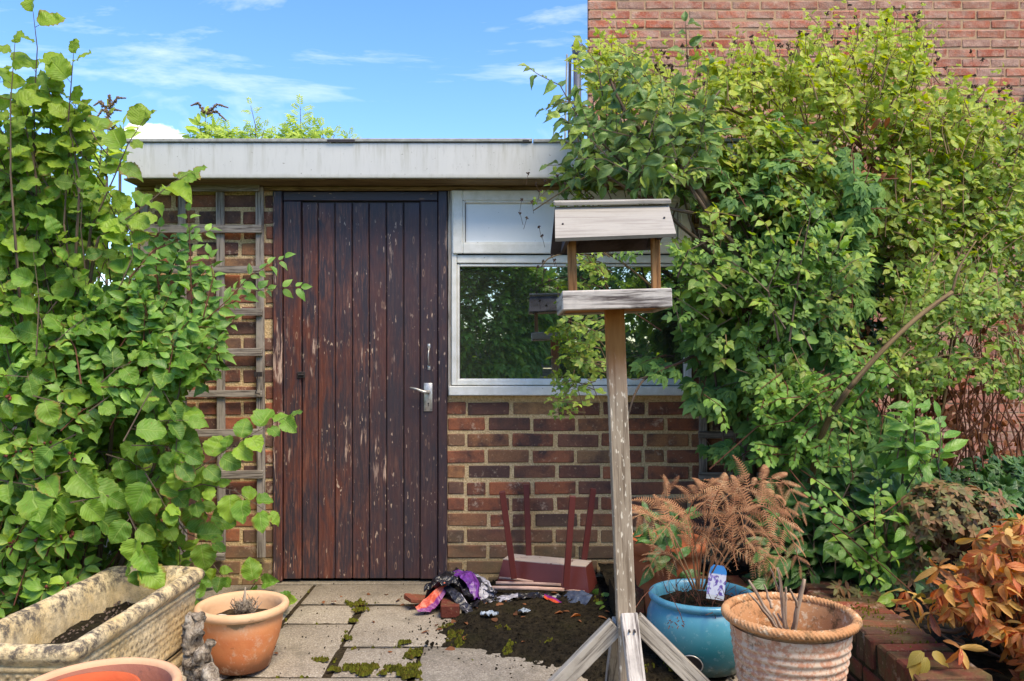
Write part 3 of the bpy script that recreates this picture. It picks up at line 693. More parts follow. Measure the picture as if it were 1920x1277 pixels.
lay = [(-.020, .232, .02), (-.008, .240, .02), (-.008, .250, .02), (-.016, .254, .02), (-.006, .262, .03)]
for k in range(9):
    a = -PI * .35 + k / 8 * PI * 1.15; lay.append((-.016 + .026 * math.cos(a), .290 + .026 * math.sin(a), .035))
lay += [(-.046, .285, .03), (-.055, .25, .03), (-.060, .2, .03), (-.066, .12, .03), (-.072, .08, .03)]
rsweep(mb, lay, 300); mb.build('rim', MT['stone'], trough, True)
mb = MB(); grid(mb, 30, 50, lambda u, v: ((u - .5) * .25, (v - .5) * .74, .200 - .03 * abs(v - .55) + .014 * mn.noise(Vector((u * 9, v * 20, 0))) + .006 * mn.noise(Vector((u * 40, v * 90, 2)))))
mb.build('potting_soil', MT['soil'], trough, True, TM)
mb = MB()
for k in range(260):
    x, y = R.uniform(-.11, .11), R.uniform(-.36, .36); r = R.uniform(.002, .0055)
    tube(mb, [(x, y, .196), (x + r, y + r * .5, .196 + r * 1.3)], [r, r * .5], 5)
tag(mb.build('soil_grit', MT['gravel'], trough, False, TM), kind='stuff')

# ------------------------------------------------------------------ small terracotta pot
pot = thing('plant_pot', 'small banded terracotta pot holding a dead heather stump and a white shell', 'pot', (-.962, 2.85, 0))
pc = ((454 - 960) * 2.85 / F, 2.85, 0)
prof = [(.001, .004), (.090, .002), (.096, .008), (.110, .05), (.126, .10), (.136, .145), (.139, .168), (.141, .190), (.146, .196)]
wob = lambda r, z, th: r + .0012 * math.sin(z * 190 + th * 1.0)
mb = MB(); lathe(mb, prof + [(.150, .199)], 64, pc, .001, 9, wob); mb.build('body', MT['terra_small'], pot, True)
rim = [(.146, .196), (.155, .199), (.1605, .207), (.1615, .216), (.158, .225), (.150, .229), (.141, .228), (.134, .220), (.131, .20), (.126, .15), (.118, .11)]
mb = MB(); lathe(mb, rim, 64, pc, .001); mb.build('rim', MT['terra_rim'], pot, True)
mb = MB(); disc(mb, (pc[0], pc[1], .168), .129, 28, .006, .008); mb.build('soil', MT['earth'], pot, True)
st = thing('dead_heather', 'tiny bleached dead twiggy stump in the small terracotta pot', 'dead plant', (pc[0] + .01, pc[1], .17))
def twiggy(mb, base, n, h, spread, rad, sub=3, rr=R, sides=5):
    for k in range(n):
        a = rr.uniform(0, 2 * PI); t = Vector((math.cos(a) * spread * rr.uniform(.2, 1), math.sin(a) * spread * rr.uniform(.2, 1), h * rr.uniform(.5, 1)))
        b = Vector(base); m1 = b + t * .5 + Vector((rr.uniform(-1, 1), rr.uniform(-1, 1), rr.uniform(-1, 1))) * h * .08; e = b + t
        tube(mb, [b, m1, e], [rad, rad * .75, rad * .35], sides, seed=k)
        for j in range(sub):
            s0 = m1.lerp(e, rr.random()); tube(mb, [s0, s0 + Vector((rr.uniform(-1, 1), rr.uniform(-1, 1), rr.uniform(.1, 1.2))) * h * .22], [rad * .5, rad * .2], 4)
mb = MB(); twiggy(mb, (pc[0] + .005, pc[1], .168), 26, .075, .05, .0042, 4); tube(mb, [(pc[0] + .008, pc[1], .17), (pc[0] + .010, pc[1] - .005, .235), (pc[0] + .013, pc[1] - .004, .285)], [.006, .006, .003], 8, nz=.5, nf=90); twiggy(mb, (pc[0] + .012, pc[1], .172), 30, .07, .06, .003, 5); mb.build('stump', MT['drift2'], st, True)
mb = MB(); cx_, cy_ = pc[0] - .062, pc[1] - .04
grid(mb, 14, 10, lambda u, v: (cx_ + .034 * math.cos(PI * u) * (1 + .15 * math.sin(9 * v)), cy_ + .03 * (v - .5) * 2, .172 + .026 * math.sin(PI * u) * (1 - (2 * v - 1) ** 2 * .6) + .003 * mn.noise(Vector((u * 20, v * 20, 1)))))
MT['white'] = m_plain('chalky_white', C(226, 220, 206), .6, C(196, 184, 166), 60); tag(mb.build('shell', MT['white'], None, True), 'white ribbed shell lying in the small terracotta pot', 'shell')

# ------------------------------------------------------------------ big bowl with a nested pot, bottom left corner
bY = 1.78
MT['terra_rim2'] = m_terra('pale_dusty_rim', C(214, 160, 122), C(224, 178, 140), 0, dkamt=.3, dk=C(170, 122, 92)); MT['terra_in'] = m_terra('brownish_bowl_inside', C(176, 116, 92), C(158, 104, 88), 0, dkamt=.35, dk=C(122, 88, 78))  # rim paler, inner wall darker and browner than the body
bowl = thing('plant_pot', 'wide dusty terracotta bowl cut by the bottom left corner, another pot nested in it', 'pot', ((182 - 960) * bY / F, bY, 0))
bc = ((182 - 960) * bY / F, bY, 0); bz = EYE - (1291 - HZ) * bY / F
mb = MB(); lathe(mb, [(.11, 0), (.118, .02), (.150, bz - .07), (.160, bz - .025), (.168, bz - .02)], 72, bc, .001); mb.build('body', MT['terra_bowl'], bowl, True)
mb = MB(); lathe(mb, [(.160, bz - .03), (.172, bz - .022), (.1765, bz - .008), (.174, bz + .004), (.165, bz + .008), (.157, bz + .004), (.154, bz - .004)], 72, bc, .001); mb.build('rim', MT['terra_rim2'], bowl, True)
mb = MB(); lathe(mb, [(.1545, bz - .003), (.150, bz - .02), (.142, bz - .08), (.13, bz - .14), (.1, bz - .2)], 72, bc, .001); mb.build('inner_wall', MT['terra_in'], bowl, True)
nc = (bc[0] - .014, bc[1] - .018, 0); nz_ = bz + .004
nest = thing('plant_pot', 'bright orange clay pot nested inside the dusty bowl', 'pot', (nc[0], nc[1], .05))
mb = MB(); lathe(mb, [(.06, .06), (.094, nz_ - .05), (.106, nz_ - .045), (.110, nz_ - .004), (.108, nz_), (.102, nz_), (.098, nz_ - .03), (.092, nz_ - .10), (.06, nz_ - .2), (.001, nz_ - .2)], 64, nc, .0006); mb.build('body', MT['terra_bright'], nest, True)

# ------------------------------------------------------------------ driftwood root
dw = thing('driftwood', 'knobbly grey driftwood root standing between trough and small pot', 'driftwood', (-.95, 2.42, 0))
mb = MB(); Y0 = 2.42
def knob(pts, rad, sd):
    q = [P(x, y, Yy) for x, y, Yy in pts]; n = len(q); out = []; rr_ = []
    for i in range(n - 1):
        for k in range(9): out.append(q[i].lerp(q[i + 1], k / 9)); rr_.append((rad[i] * (1 - k / 9) + rad[i + 1] * k / 9) * .92)
    out.append(q[-1]); rr_.append(rad[-1]); tube(mb, out, rr_, 26, nz=.85, nf=30, seed=sd)
knob([(352, 1150, 2.42), (366, 1165, 2.42), (362, 1200, 2.42), (366, 1240, 2.43), (372, 1300, 2.44), (366, 1350, 2.45)], [.012, .030, .028, .030, .040, .05], 0)
knob([(366, 1250, 2.42), (385, 1225, 2.40), (392, 1203, 2.40)], [.034, .027, .016], 2)
knob([(368, 1270, 2.42), (392, 1262, 2.36), (404, 1290, 2.34), (420, 1330, 2.33)], [.03, .024, .022, .018], 3)
knob([(362, 1290, 2.43), (348, 1310, 2.4), (335, 1345, 2.4)], [.03, .025, .02], 4)
knob([(372, 1160, 2.42), (380, 1150, 2.42)], [.016, .008], 5)
mb.build('trunk', MT['drift2'], dw, True)

# ------------------------------------------------------------------ bird table
BY = 2.32
bt = thing('bird_table', 'weathered wooden bird table with gabled roof and tray on a leaning post', 'bird table', (.345, BY, 0))
zt = EYE + 0.0
ptop = P(1151, 582, BY); pbot = Vector((.342, BY, .03))
mb = MB(); beam(mb, pbot, ptop + Vector((0, 0, .02)), .053, .046); mb.build('post', MT['post_wood'], bt)
Ax = lambda z: pbot.x + (ptop.x - pbot.x) * (z - pbot.z) / (ptop.z - pbot.z)
cz = EYE - (1142 - HZ) * (BY - .03) / F
mb = MB(); # front brace: short strap then foot towards the camera
beam(mb, (Ax(.0) + .006, BY - .27, .02), (Ax(.36) + .002, BY - .047, cz - .01), .046, .036, up=(0, -1, .6)); mb.build('brace', MT['pale_wood'], bt)
for sx in (-1, 1):
    mb = MB(); z1 = .345 if sx < 0 else .36
    beam(mb, (Ax(0) + sx * .348, BY + .0, .01), (Ax(z1) + sx * .028, BY + .0, z1 - .022), .050, .036, up=(0, -1, 0)); mb.build('brace', MT['grey_wood'], bt)
mb = MB(); beam(mb, (Ax(0) - .012, BY + .33, .015), (Ax(.3) - .012, BY + .04, .32), .045, .036, up=(0, 1, .6)); mb.build('brace', MT['grey_wood'], bt)
mb = MB()
for dx in (-.006, .009): tube(mb, [(Ax(.32) + dx + .002, BY - .10, cz - .042), (Ax(.32) + dx + .002, BY - .066, cz - .040)], .0028, 8)
mb.build('screw', MT['dark'], bt)
# feet cross on the ground, out of the picture's lower edge
mb = MB(); beam(mb, (Ax(0) - .37, BY, .012), (Ax(0) + .37, BY, .012), .022, .04, up=(0, -1, 0)); mb.build('foot', MT['grey_wood'], bt)
mb = MB(); beam(mb, (Ax(0), BY - .36, .035), (Ax(0), BY + .36, .035), .04, .022, up=(0, 0, 1)); mb.build('foot', MT['grey_wood'], bt)
# tray
YF, YB = 2.185, 2.455
a = P(1054.5, 582, YF); b = P(1261, 576, YF); zb0, zb1 = a.z, P(1054.5, 545.5, YF).z; tl = (b.z - a.z)
RotT = Matrix.Rotation(-math.atan2(tl, b.x - a.x), 4, 'Y'); cx = (a.x + b.x) / 2; TMt = Matrix.Translation((cx, BY, (a.z + b.z) / 2)) @ RotT
hw = (b.x - a.x) / 2; th_ = zb1 - zb0
def tb(p0, p1, nm, mat, ch=.003):
    mb = MB(); p0, p1 = Vector(p0), Vector(p1); c = (p0 + p1) / 2; s_ = p1 - p0; vs, fs, us = boxgeo(s_.x, s_.y, s_.z, ch, .0006); mb.add(vs, fs, us)
    return mb.build(nm, MT[mat], bt, False, TMt @ Matrix.Translation(c))
tb((-hw, YF - BY, 0), (hw, YF - BY + .016, th_), 'tray_side', 'pale_wood'); tb((-hw, YB - BY - .016, 0), (hw, YB - BY, th_), 'tray_side', 'grey_wood')
tb((-hw, YF - BY + .0165, 0), (-hw + .016, YB - BY - .0165, th_), 'tray_side', 'grey_wood'); tb((hw - .016, YF - BY + .0165, 0), (hw, YB - BY - .0165, th_), 'tray_side', 'grey_wood')
tb((-hw + .017, YF - BY + .017, .006), (hw - .017, YB - BY - .017, .018), 'tray_floor', 'warm_wood')
# roof posts
rz = EYE - (440 - HZ) * BY / F
for i, (x0, x1) in enumerate(((1072.5, 1071), (1229, 1228))):
    mb = MB(); yy = BY - .05
    beam(mb, P(x0 + 1.5, 566, yy), P(x1 - (0 if i else 0), 424, yy), .0245, .022); mb.build('roof_post', MT['warm_wood'], bt)
# roof boards
e0, e1 = P(1041, 446.5, 2.185), P(1268, 438, 2.185); r0, r1 = P(1040.5, 388, BY), P(1253.5, 383, BY)
def slope(e0, e1, r0, r1, nm, mat, th=.011):
    n = (e1 - e0).cross(r0 - e0).normalized()
    if n.z < 0: n = -n
    mb = MB(); vs = [e0, e1, r1, r0]; lo = [v - n * th for v in vs]
    V = [tuple(v) for v in vs + lo]; Fc = [[0, 1, 2, 3], [7, 6, 5, 4], [0, 4, 5, 1], [1, 5, 6, 2], [2, 6, 7, 3], [3, 7, 4, 0]]
    U = [[(V[k][0], V[k][2] + V[k][1]) for k in f] for f in Fc]
    mb.add(V, Fc, U); return mb.build(nm, MT[mat], bt)
MT['roofboard'] = m_wood('bleached_ply', C(160, 153, 142), C(172, 165, 153), C(146, 138, 128), .6)
slope(e0, e1, r0, r1, 'roof_board', 'roofboard')
f0, f1 = Vector((e0.x + .0, 2.455, e0.z - .002)), Vector((e1.x - .0, 2.455, e1.z))
MT['shadeboard'] = m_wood('shaded_ply', C(72, 66, 70), C(92, 86, 88), C(48, 42, 42), .6)  # shade under the roof painted in as a darker copy of the ply
slope(f0, f1, r0 + Vector((0, .003, 0)), r1 + Vector((0, .003, 0)), 'roof_board', 'shadeboard')
mb = MB(); beam(mb, r0 + Vector((-.004, -.004, .010)), r1 + Vector((.004, -.004, .008)), .034, .012, up=(0, -.3, 1)); mb.build('ridge_cap', MT['grey_wood'], bt)
mb = MB(); d1 = (r0 - e0); n = (e1 - e0).cross(d1).normalized(); n = n if n.z > 0 else -n
for fx in (.065, .93):
    q = e0.lerp(e1, fx) + d1 * (.42 if fx < .5 else .5); tube(mb, [q, q + n * .003], [.0035, .0025], 8)
mb.build('screw', MT['dark'], bt)
# triangular gable infill at each end
for k, (e, r, f) in enumerate(((e0, r0, f0), (e1, r1, f1))):
    dx = .03 * (1 if k == 0 else -1); mb = MB()
    A_, B_, C_ = e + Vector((dx, .02, -.006)), r + Vector((dx, 0, -.018)), f + Vector((dx, -.02, -.006)); t = Vector((.01 if k == 0 else -.01, 0, 0))
    V = [tuple(v) for v in (A_, B_, C_, A_ + t, B_ + t, C_ + t)]; mb.add(V, [[0, 1, 2], [5, 4, 3], [0, 3, 4, 1], [1, 4, 5, 2], [2, 5, 3, 0]]); mb.build('gable_board', MT['shadeboard'], bt)

# ------------------------------------------------------------------ soil heap on the slabs
SOIL = [(838, 1178), (880, 1150), (900, 1112), (930, 1088), (1140, 1088), (1215, 1095), (1330, 1120), (1370, 1180), (1350, 1262), (1240, 1270), (1130, 1268), (1080, 1258), (1000, 1240), (940, 1236), (890, 1216), (845, 1200)]
SG = [((x - 960) * gy(y) / F, gy(y)) for x, y in SOIL]
def pdist(x, y, poly):
    ins = False; dm = 9; n = len(poly)
    for i in range(n):
        x1, y1 = poly[i]; x2, y2 = poly[(i + 1) % n]
        if (y1 > y) != (y2 > y) and x < (x2 - x1) * (y - y1) / (y2 - y1) + x1: ins = not ins
        dx, dy = x2 - x1, y2 - y1; t = max(0, min(1, ((x - x1) * dx + (y - y1) * dy) / (dx * dx + dy * dy + 1e-9)))
        dm = min(dm, math.hypot(x - x1 - t * dx, y - y1 - t * dy))
    return dm if ins else -dm
def soilz(x, y):
    d = pdist(x, y, SG) + .05 * mn.noise(Vector((x * 9, y * 9, 3))) + .02 * mn.noise(Vector((x * 40, y * 40, 3)))
    k = max(-1, min(1, d / .07)); return -.016 + .038 * (k * .5 + .5) * 1.0 + .012 * max(0, k) + .008 * mn.noise(Vector((x * 22, y * 22, 0))) + .004 * mn.noise(Vector((x * 80, y * 80, 0)))
mb = MB(); grid(mb, 190, 120, lambda u, v: ((lambda x, y: (x, y, soilz(x, y)))(-.42 + 1.55 * u, 2.66 + 1.27 * v)))
tag(mb.build('soil_heap', MT['soil'], None, True), kind='stuff', label='dark spilled soil spread over the slabs behind the bird table')
mb = MB()
for k in range(3600):
    x, y = R.uniform(-.42, 1.1), R.uniform(2.65, 3.9); d = pdist(x, y, SG)
    if d < -.22 or (d < 0 and R.random() < .5 - d * 2.2): continue
    r = R.uniform(.002, .006) * (1.7 if R.random() < .1 else 1); z = max(soilz(x, y), 0)
    tube(mb, [(x, y, z - r * .3), (x + R.uniform(-r, r), y + R.uniform(-r, r), z + r)], [r, r * .5], 5)
for k in range(500):
    x, y = R.uniform(-1.3, 1.1), R.uniform(2.2, 3.9); r = R.uniform(.0012, .0035)
    tube(mb, [(x, y, -.001), (x + r, y + r, r)], [r, r * .5], 5)
tag(mb.build('soil_clods', MT['soil']), kind='stuff', label='crumbs of soil and grit over heap and paving')

# ------------------------------------------------------------------ upturned stool planter
stl = thing('upturned_planter', 'maroon painted wooden trough planter upside down with four legs in the air', 'planter', (.15, 3.78, .03))
ang = math.radians(-20); Fp = Vector((.352, 3.625, .022)); ux = Vector((-math.cos(ang), -math.sin(ang), 0)); uy = Vector((-math.sin(ang) * -1 * -1, math.cos(ang), 0)); uy = Vector((ux.y, -ux.x, 0)) ; uy = uy if uy.y > 0 else -uy
Lb, Db, Hb = .455, .165, .122
def sp(u, v, z, ins=0): return Fp + ux * (ins + (Lb - 2 * ins) * u) + uy * (ins + (Db - 2 * ins) * v) + Vector((0, 0, z))
mb = MB(); lo = [sp(0, 0, 0), sp(1, 0, 0), sp(1, 1, 0), sp(0, 1, 0)]; hi = [sp(0, 0, Hb, .026), sp(1, 0, Hb, .026), sp(1, 1, Hb, .026), sp(0, 1, Hb, .026)]
V = [tuple(v) for v in lo + hi]; mb.add(V, [[0, 1, 5, 4], [1, 2, 6, 5], [2, 3, 7, 6], [3, 0, 4, 7]]); mb.build('box', MT['maroon'], stl)
mb = MB(); up_ = Vector((0, 0, .004)); V = [tuple(v + up_) for v in hi] + [tuple(v - up_ * .5) for v in hi]; mb.add(V, [[0, 3, 2, 1], [0, 1, 5, 4], [1, 2, 6, 5], [2, 3, 7, 6], [3, 0, 4, 7]]); mb.build('base_board', MT['maroon_top'], stl)
for (x0, y0, Ya, x1, y1, Yb) in ((964, 1084, 3.69, 941.5, 921, 3.65), (992, 1050, 3.87, 986.5, 908, 3.90), (1061, 1100, 3.60, 1073.5, 930, 3.58), (1094, 1056, 3.80, 1112.5, 916, 3.80)):
    mb = MB(); beam(mb, P(x0, y0, Ya), P(x1, y1, Yb), .028, .024); mb.build('leg', MT['maroon'], stl)

# canes lying on the soil
for i, (x0, y0, x1, y1, wd_) in enumerate(((930, 1094, 1052, 1098, 9), (922, 1105, 1058, 1106, 10), (936, 1089, 1000, 1095, 6), (1052, 1107, 1096, 1106, 3))):
    Ya = gy((y0 + y1) / 2) - .19; mb = MB(); p, q = P(x0, y0, Ya), P(x1, y1, Ya - .02); z0 = max(soilz(p.x, p.y), .0) + .022
    p.z = z0 + .006 * (i < 3) + (.012 if i == 2 else 0); q.z = z0 + .004
    r = wd_ / 2 * Ya / F * .8; mid = (p + q) / 2 + Vector((0, 0, .003)); tube(mb, [p, mid, q], [r, r, r * .9], 8, nz=.08, nf=40)
    tag(mb.build('wooden_slat', MT['stick'], None, True), ['bleached pinkish slat, middle of those in front of the upturned planter', 'longest bleached slat, nearest of those by the upturned planter', 'short bleached slat closest to the upturned planter', 'thin pale stick at the right end of the slats'][i], 'slat', 'slats dropped by the upturned planter')

# ------------------------------------------------------------------ torn plastic sack
def m_film(name, a, b, band=None, rough=.28):
    m, s = newmat(name); n1 = s.noise(s.uv(), 6, 4, .6); c = s.mix(s.step(n1, .45, .6), a, b)
    if band: c = band(s, c)
    s.out(s.pbr(c, rough, s.bump(s.noise(s.pos(), 60, 4, .6), .5, .006), .5)); return m
MT['f_black'] = m_film('black_film', C(22, 22, 26), C(34, 34, 42))
MT['f_purple'] = m_film('purple_film', C(112, 54, 142), C(70, 32, 96), None, .35)
MT['f_orange'] = m_film('orange_film', C(204, 84, 44), C(180, 58, 36), lambda s, c: s.mix(s.step(s.sep(s.uv(), 1), .52, .62), c, C(122, 36, 112)), .4)
MT['f_white'] = m_film('white_film', C(178, 176, 184), C(140, 138, 150), lambda s, c: s.mix(s.step(s.noise(s.uv(), 9, 4), .52, .60), c, C(52, 56, 62)), .4)
MT['f_slate'] = m_film('slate_film', C(62, 72, 92), C(80, 90, 108), None, .4)
MT['f_mix'] = m_film('printed_film', C(30, 30, 36), C(46, 46, 58), lambda s, c: s.mix(s.step(s.noise(s.uv(), 3.2, 3), .62, .66), c, C(190, 182, 190)), .35)
sack = thing('torn_plastic_sack', 'torn black, purple and orange plastic compost sack crumpled on the slabs', 'sack', (-.27, 3.6, 0))
def ribbon(nm, mat, pts, wd_, across, amp=.012, nu=70, nv=26, arch=0.0, sd=0, par=None):
    q = [P(*p) for p in pts]; ac = Vector(across).normalized(); n = len(q) - 1
    def fn(u, v):
        t = u * n; i = min(int(t), n - 1); f = t - i; f = f * f * (3 - 2 * f); c = q[i].lerp(q[i + 1], f)
        w_ = wd_[min(int(u * (len(wd_) - 1)), len(wd_) - 2)] * (1 - (u * (len(wd_) - 1)) % 1) + wd_[min(int(u * (len(wd_) - 1)) + 1, len(wd_) - 1)] * ((u * (len(wd_) - 1)) % 1)
        p = c + ac * (v - .5) * w_; s_ = Vector((p.x * 16 + sd, p.y * 16, p.z * 16))
        r_ = (1 - abs(mn.noise(s_)) * 2.2) * amp + (.6 - abs(mn.noise(s_ * 2.3)) * 1.5) * amp * .75 + mn.noise(s_ * 6) * amp * .12
        p += Vector((mn.noise(s_ + Vector((9, 0, 0))) * amp, mn.noise(s_ + Vector((0, 7, 0))) * amp * .6, r_ + arch * (1 - (2 * v - 1) ** 2)))
        p.z = max(p.z, .004); return p
    mb = MB(); grid(mb, nu, nv, fn); o = mb.build(nm, MT[mat], par or sack, False); 
    return o
ribbon('black_layer', 'f_black', [(798, 1112, 3.62), (818, 1094, 3.62), (850, 1086, 3.66), (880, 1098, 3.66), (892, 1130, 3.60)], [.05, .14, .20, .18, .1], (0, .85, .1), .016, arch=.015)
ribbon('black_layer', 'f_black', [(800, 1130, 3.50), (830, 1104, 3.52), (860, 1100, 3.52), (884, 1128, 3.50)], [.08, .13, .13, .08], (.2, .8, -.3), .02, sd=4)
ribbon('black_layer', 'f_mix', [(836, 1084, 3.76), (870, 1078, 3.78), (900, 1092, 3.72), (930, 1118, 3.6)], [.08, .2, .2, .1], (.1, .8, -.2), .02, sd=14)
ribbon('purple_layer', 'f_purple', [(856, 1076, 3.70), (876, 1080, 3.62), (888, 1100, 3.56), (894, 1126, 3.52)], [.05, .075, .06, .02], (.8, .5, .1), .008, arch=.01, sd=2)
ribbon('white_layer', 'f_white', [(888, 1080, 3.70), (905, 1098, 3.62), (915, 1120, 3.56), (926, 1136, 3.5)], [.04, .075, .07, .05], (.8, .4, .2), .008, sd=5)
ribbon('white_layer', 'f_white', [(912, 1134, 3.50), (940, 1124, 3.52), (972, 1118, 3.54)], [.05, .05, .03], (.1, .8, .3), .008, sd=6)
ribbon('orange_layer', 'f_orange', [(836, 1100, 3.50), (818, 1122, 3.46), (800, 1138, 3.44), (782, 1144, 3.42)], [.03, .06, .06, .02], (.45, -.45, -.6), .006, sd=7)
ribbon('torn_tail', 'f_mix', [(836, 1102, 3.49), (856, 1118, 3.44), (876, 1144, 3.38), (893, 1170, 3.32)], [.03, .045, .04, .012], (.9, .3, .2), .006, sd=8)
ribbon('black_layer', 'f_black', [(880, 1140, 3.46), (930, 1128, 3.52), (1000, 1120, 3.56), (1050, 1122, 3.56)], [.05, .07, .05, .03], (.1, .8, .2), .012, sd=9)
o = ribbon('plastic_scrap', 'f_slate', [(1058, 1118, 3.58), (1075, 1128, 3.50), (1094, 1140, 3.44)], [.07, .15, .16], (.55, .7, .45), .005, sd=11, par=None); o.parent = None; o.matrix_basis = Matrix.Identity(4)
tag(o, 'slate blue flat plastic scrap lying on the soil by the upturned planter', 'scrap')
o = ribbon('plastic_scrap', 'f_orange', [(1020, 1118, 3.55), (1040, 1126, 3.5), (1056, 1134, 3.46)], [.02, .03, .015], (.2, .7, .3), .004, sd=12); o.parent = None; o.matrix_basis = Matrix.Identity(4)
tag(o, 'small orange and purple plastic shred beside the slate blue scrap', 'scrap')
MT['paperish'] = m_plain('crumpled_pale_film', C(176, 186, 196), .45, C(140, 150, 160), 30)
for i, (px, py, s_) in enumerate(((918, 1174, .075), (983, 1168, .05))):
    Yg = gy(py) ; c = P(px, py, Yg); mb = MB(); c.z = max(soilz(c.x, c.y), 0) + .008
    grid(mb, 20, 14, lambda u, v: c + Vector(((u - .5) * s_ * (1 - .6 * abs(v - .5)) + .008 * mn.noise(Vector((v * 4, u * 4, i))), (v - .5) * s_ * (.8 - abs(u - .5)) + .01 * mn.noise(Vector((u * 5, v * 3, 8))), .006 + .020 * abs(mn.noise(Vector((u * 2.5, v * 2.5, i * 3)))) + .008 * abs(mn.noise(Vector((u * 7, v * 7, i * 3)))))))
    tag(mb.build('paper_scrap', MT['paperish']), ['larger crumpled pale scrap on the dark soil near the brick', 'smaller crumpled silvery scrap on the middle of the soil'][i], 'scrap', 'crumpled scraps on the soil')
mb = MB(); Yb = 3.40; a_ = P(823, 1166, Yb); vs, fs, us = boxgeo(.083, .16, .058, .006, .003); mb.add(vs, fs, us)
tag(mb.build('loose_brick', MT['low_brick'], None, False, Matrix.Translation((a_.x + .045, Yb + .06, .028)) @ Matrix.Rotation(.06, 4, 'Z')), 'single old brick holding down the torn sack', 'brick')
mb = MB(); vs, fs, us = boxgeo(.15, .09, .022, .004, .003); mb.add(vs, fs, us); c = P(790, 1126, 3.5)
tag(mb.build('broken_tile', MT['low_brick'], None, False, Matrix.Translation((c.x, 3.55, .03)) @ Matrix.Rotation(.5, 4, 'Z') @ Matrix.Rotation(.2, 4, 'Y')), 'flat piece of red tile at the left end of the torn sack', 'tile')

# ------------------------------------------------------------------ blue glazed pot
blY = 2.87; blc = ((1316 - 960) * blY / F, blY, 0)
bp = thing('plant_pot', 'turquoise glazed pot with a round drain hole, holding the brown fern', 'pot', blc)
mb = MB(); lathe(mb, [(.001, .003), (.128, .002), (.140, .008), (.170, .05), (.190, .10), (.1965, .145), (.193, .185), (.181, .215), (.173, .226), (.170, .232)], 80, blc, .001); mb.build('body', MT['glaze'], bp, True)
mb = MB(); lathe(mb, [(.170, .229), (.178, .233), (.187, .240), (.190, .249), (.186, .257), (.177, .260), (.168, .256), (.163, .245), (.160, .22), (.158, .19)], 80, blc, .0008); mb.build('rim', MT['glaze'], bp, True)
mb = MB(); disc(mb, (blc[0], blc[1], .218), .160, 36, .012, .012); mb.build('soil', MT['soil'], bp, True)
hc = P(1296, 1246, blY - .178); mb = MB(); dirn = Vector((hc.x - blc[0], hc.y - blc[1], 0)).normalized(); hz_ = .064
cen = Vector((blc[0], blc[1], hz_)) + dirn * .172
tx = dirn.cross(Vector((0, 0, 1))).normalized(); upv = (Vector((0, 0, 1)) + dirn * .42).normalized()
pts = [cen + dirn * .010 + tx * math.cos(t) * .036 + upv * math.sin(t) * .036 for t in [2 * PI * k / 28 for k in range(29)]]
tube(mb, pts, .0022, 6, False); mb.build('drain_ring', MT['steel'], bp, True)
mb = MB(); vs = [tuple(cen + dirn * .009)] + [tuple(cen + dirn * .009 + tx * math.cos(t) * .035 + upv * math.sin(t) * .035) for t in [2 * PI * k / 28 for k in range(28)]]
mb.add(vs, [[0, 1 + k, 1 + (k + 1) % 28] for k in range(28)]); mb.build('drain_hole', MT['dark'], bp)
# label with printed pansies
m, s = newmat('label_print'); uv = s.uv(); v_ = s.sep(uv, 1); vo = s.vor(s.map(uv, (6, 10, 1)), 1.0, 'F1', 1); n = s.noise(uv, 9, 3)
fl = s.ramp(s.sep(vo, 0), [(0, C(236, 236, 244)), (.3, C(168, 150, 214)), (.42, C(224, 224, 240)), (.6, C(112, 88, 172)), (.8, C(232, 232, 244))], 'CONSTANT')
fl = s.mix(s.step(n, .5, .62), fl, C(235, 235, 245)); c = s.mix(s.step(v_, .72, .76), fl, C(72, 150, 226)); c = s.mix(s.step(v_, .14, .12), c, C(225, 225, 222))
s.out(s.pbr(c, .35, None, .4)); MT['print'] = m
lb = P(1344, 1092, 2.80); mb = MB()
def lab(u, v):
    w_ = .031 * (1 - max(0, (v - .8) / .2) ** 2 * .45); p = Vector(((u - .5) * 2 * w_, 0, (v - .5) * .118)); return Matrix.Rotation(.14, 3, 'Y') @ Matrix.Rotation(-.12, 3, 'X') @ p + lb
grid(mb, 8, 12, lab); grid(mb, 8, 12, lambda u, v: lab(u, v) + Vector((0, .0015, 0)), flip=True); o = mb.build('plant_label', MT['print'], None, True); tag(o, 'blue plant label printed with purple and white pansies in the turquoise pot', 'label')

# ------------------------------------------------------------------ rope rim pot
ry = 2.31; rc = ((1481 - 960) * ry / F, ry, 0); rz_ = EYE - (1150 - HZ) * ry / F
rp = thing('plant_pot', 'large flaking terracotta pot with rope twist rim and pruned dead stems', 'pot', rc)
ringz = lambda r, z, th: r + .0030 * math.sin((z) * 2 * PI / .0235 + .6 * math.sin(th * 1.0)) * (1 if z < rz_ - .05 else 0) + .0012 * mn.noise(Vector((math.cos(th) * 4, math.sin(th) * 4, z * 30)))
prof = [(.118, 0)] + [(.118 + (.168 - .118) * (k / 70) ** .9, (rz_ - .04) * k / 70) for k in range(1, 71)] + [(.170, rz_ - .03)]
mb = MB(); lathe(mb, prof, 96, rc, 0, 1, ringz); mb.build('body', MT['terra_old'], rp, True)
mb = MB(); seg, ns = 720, 16; vs = []; Rm, rm = .179, .0125
for i in range(seg):
    th = 2 * PI * i / seg
    for j in range(ns):
        ph = 2 * PI * j / ns; rr_ = rm * (.72 + .42 * abs(math.sin(44 * th + ph * 2.5)) ** .7); rr_ += .0008 * mn.noise(Vector((th * 20, ph * 2, 0)))
        vs.append((rc[0] + (Rm + rr_ * math.cos(ph)) * math.cos(th), rc[1] + (Rm + rr_ * math.cos(ph)) * math.sin(th), rz_ - .004 + rr_ * 1.0 * math.sin(ph)))
fs = [[i * ns + j, ((i + 1) % seg) * ns + j, ((i + 1) % seg) * ns + (j + 1) % ns, i * ns + (j + 1) % ns] for i in range(seg) for j in range(ns)]
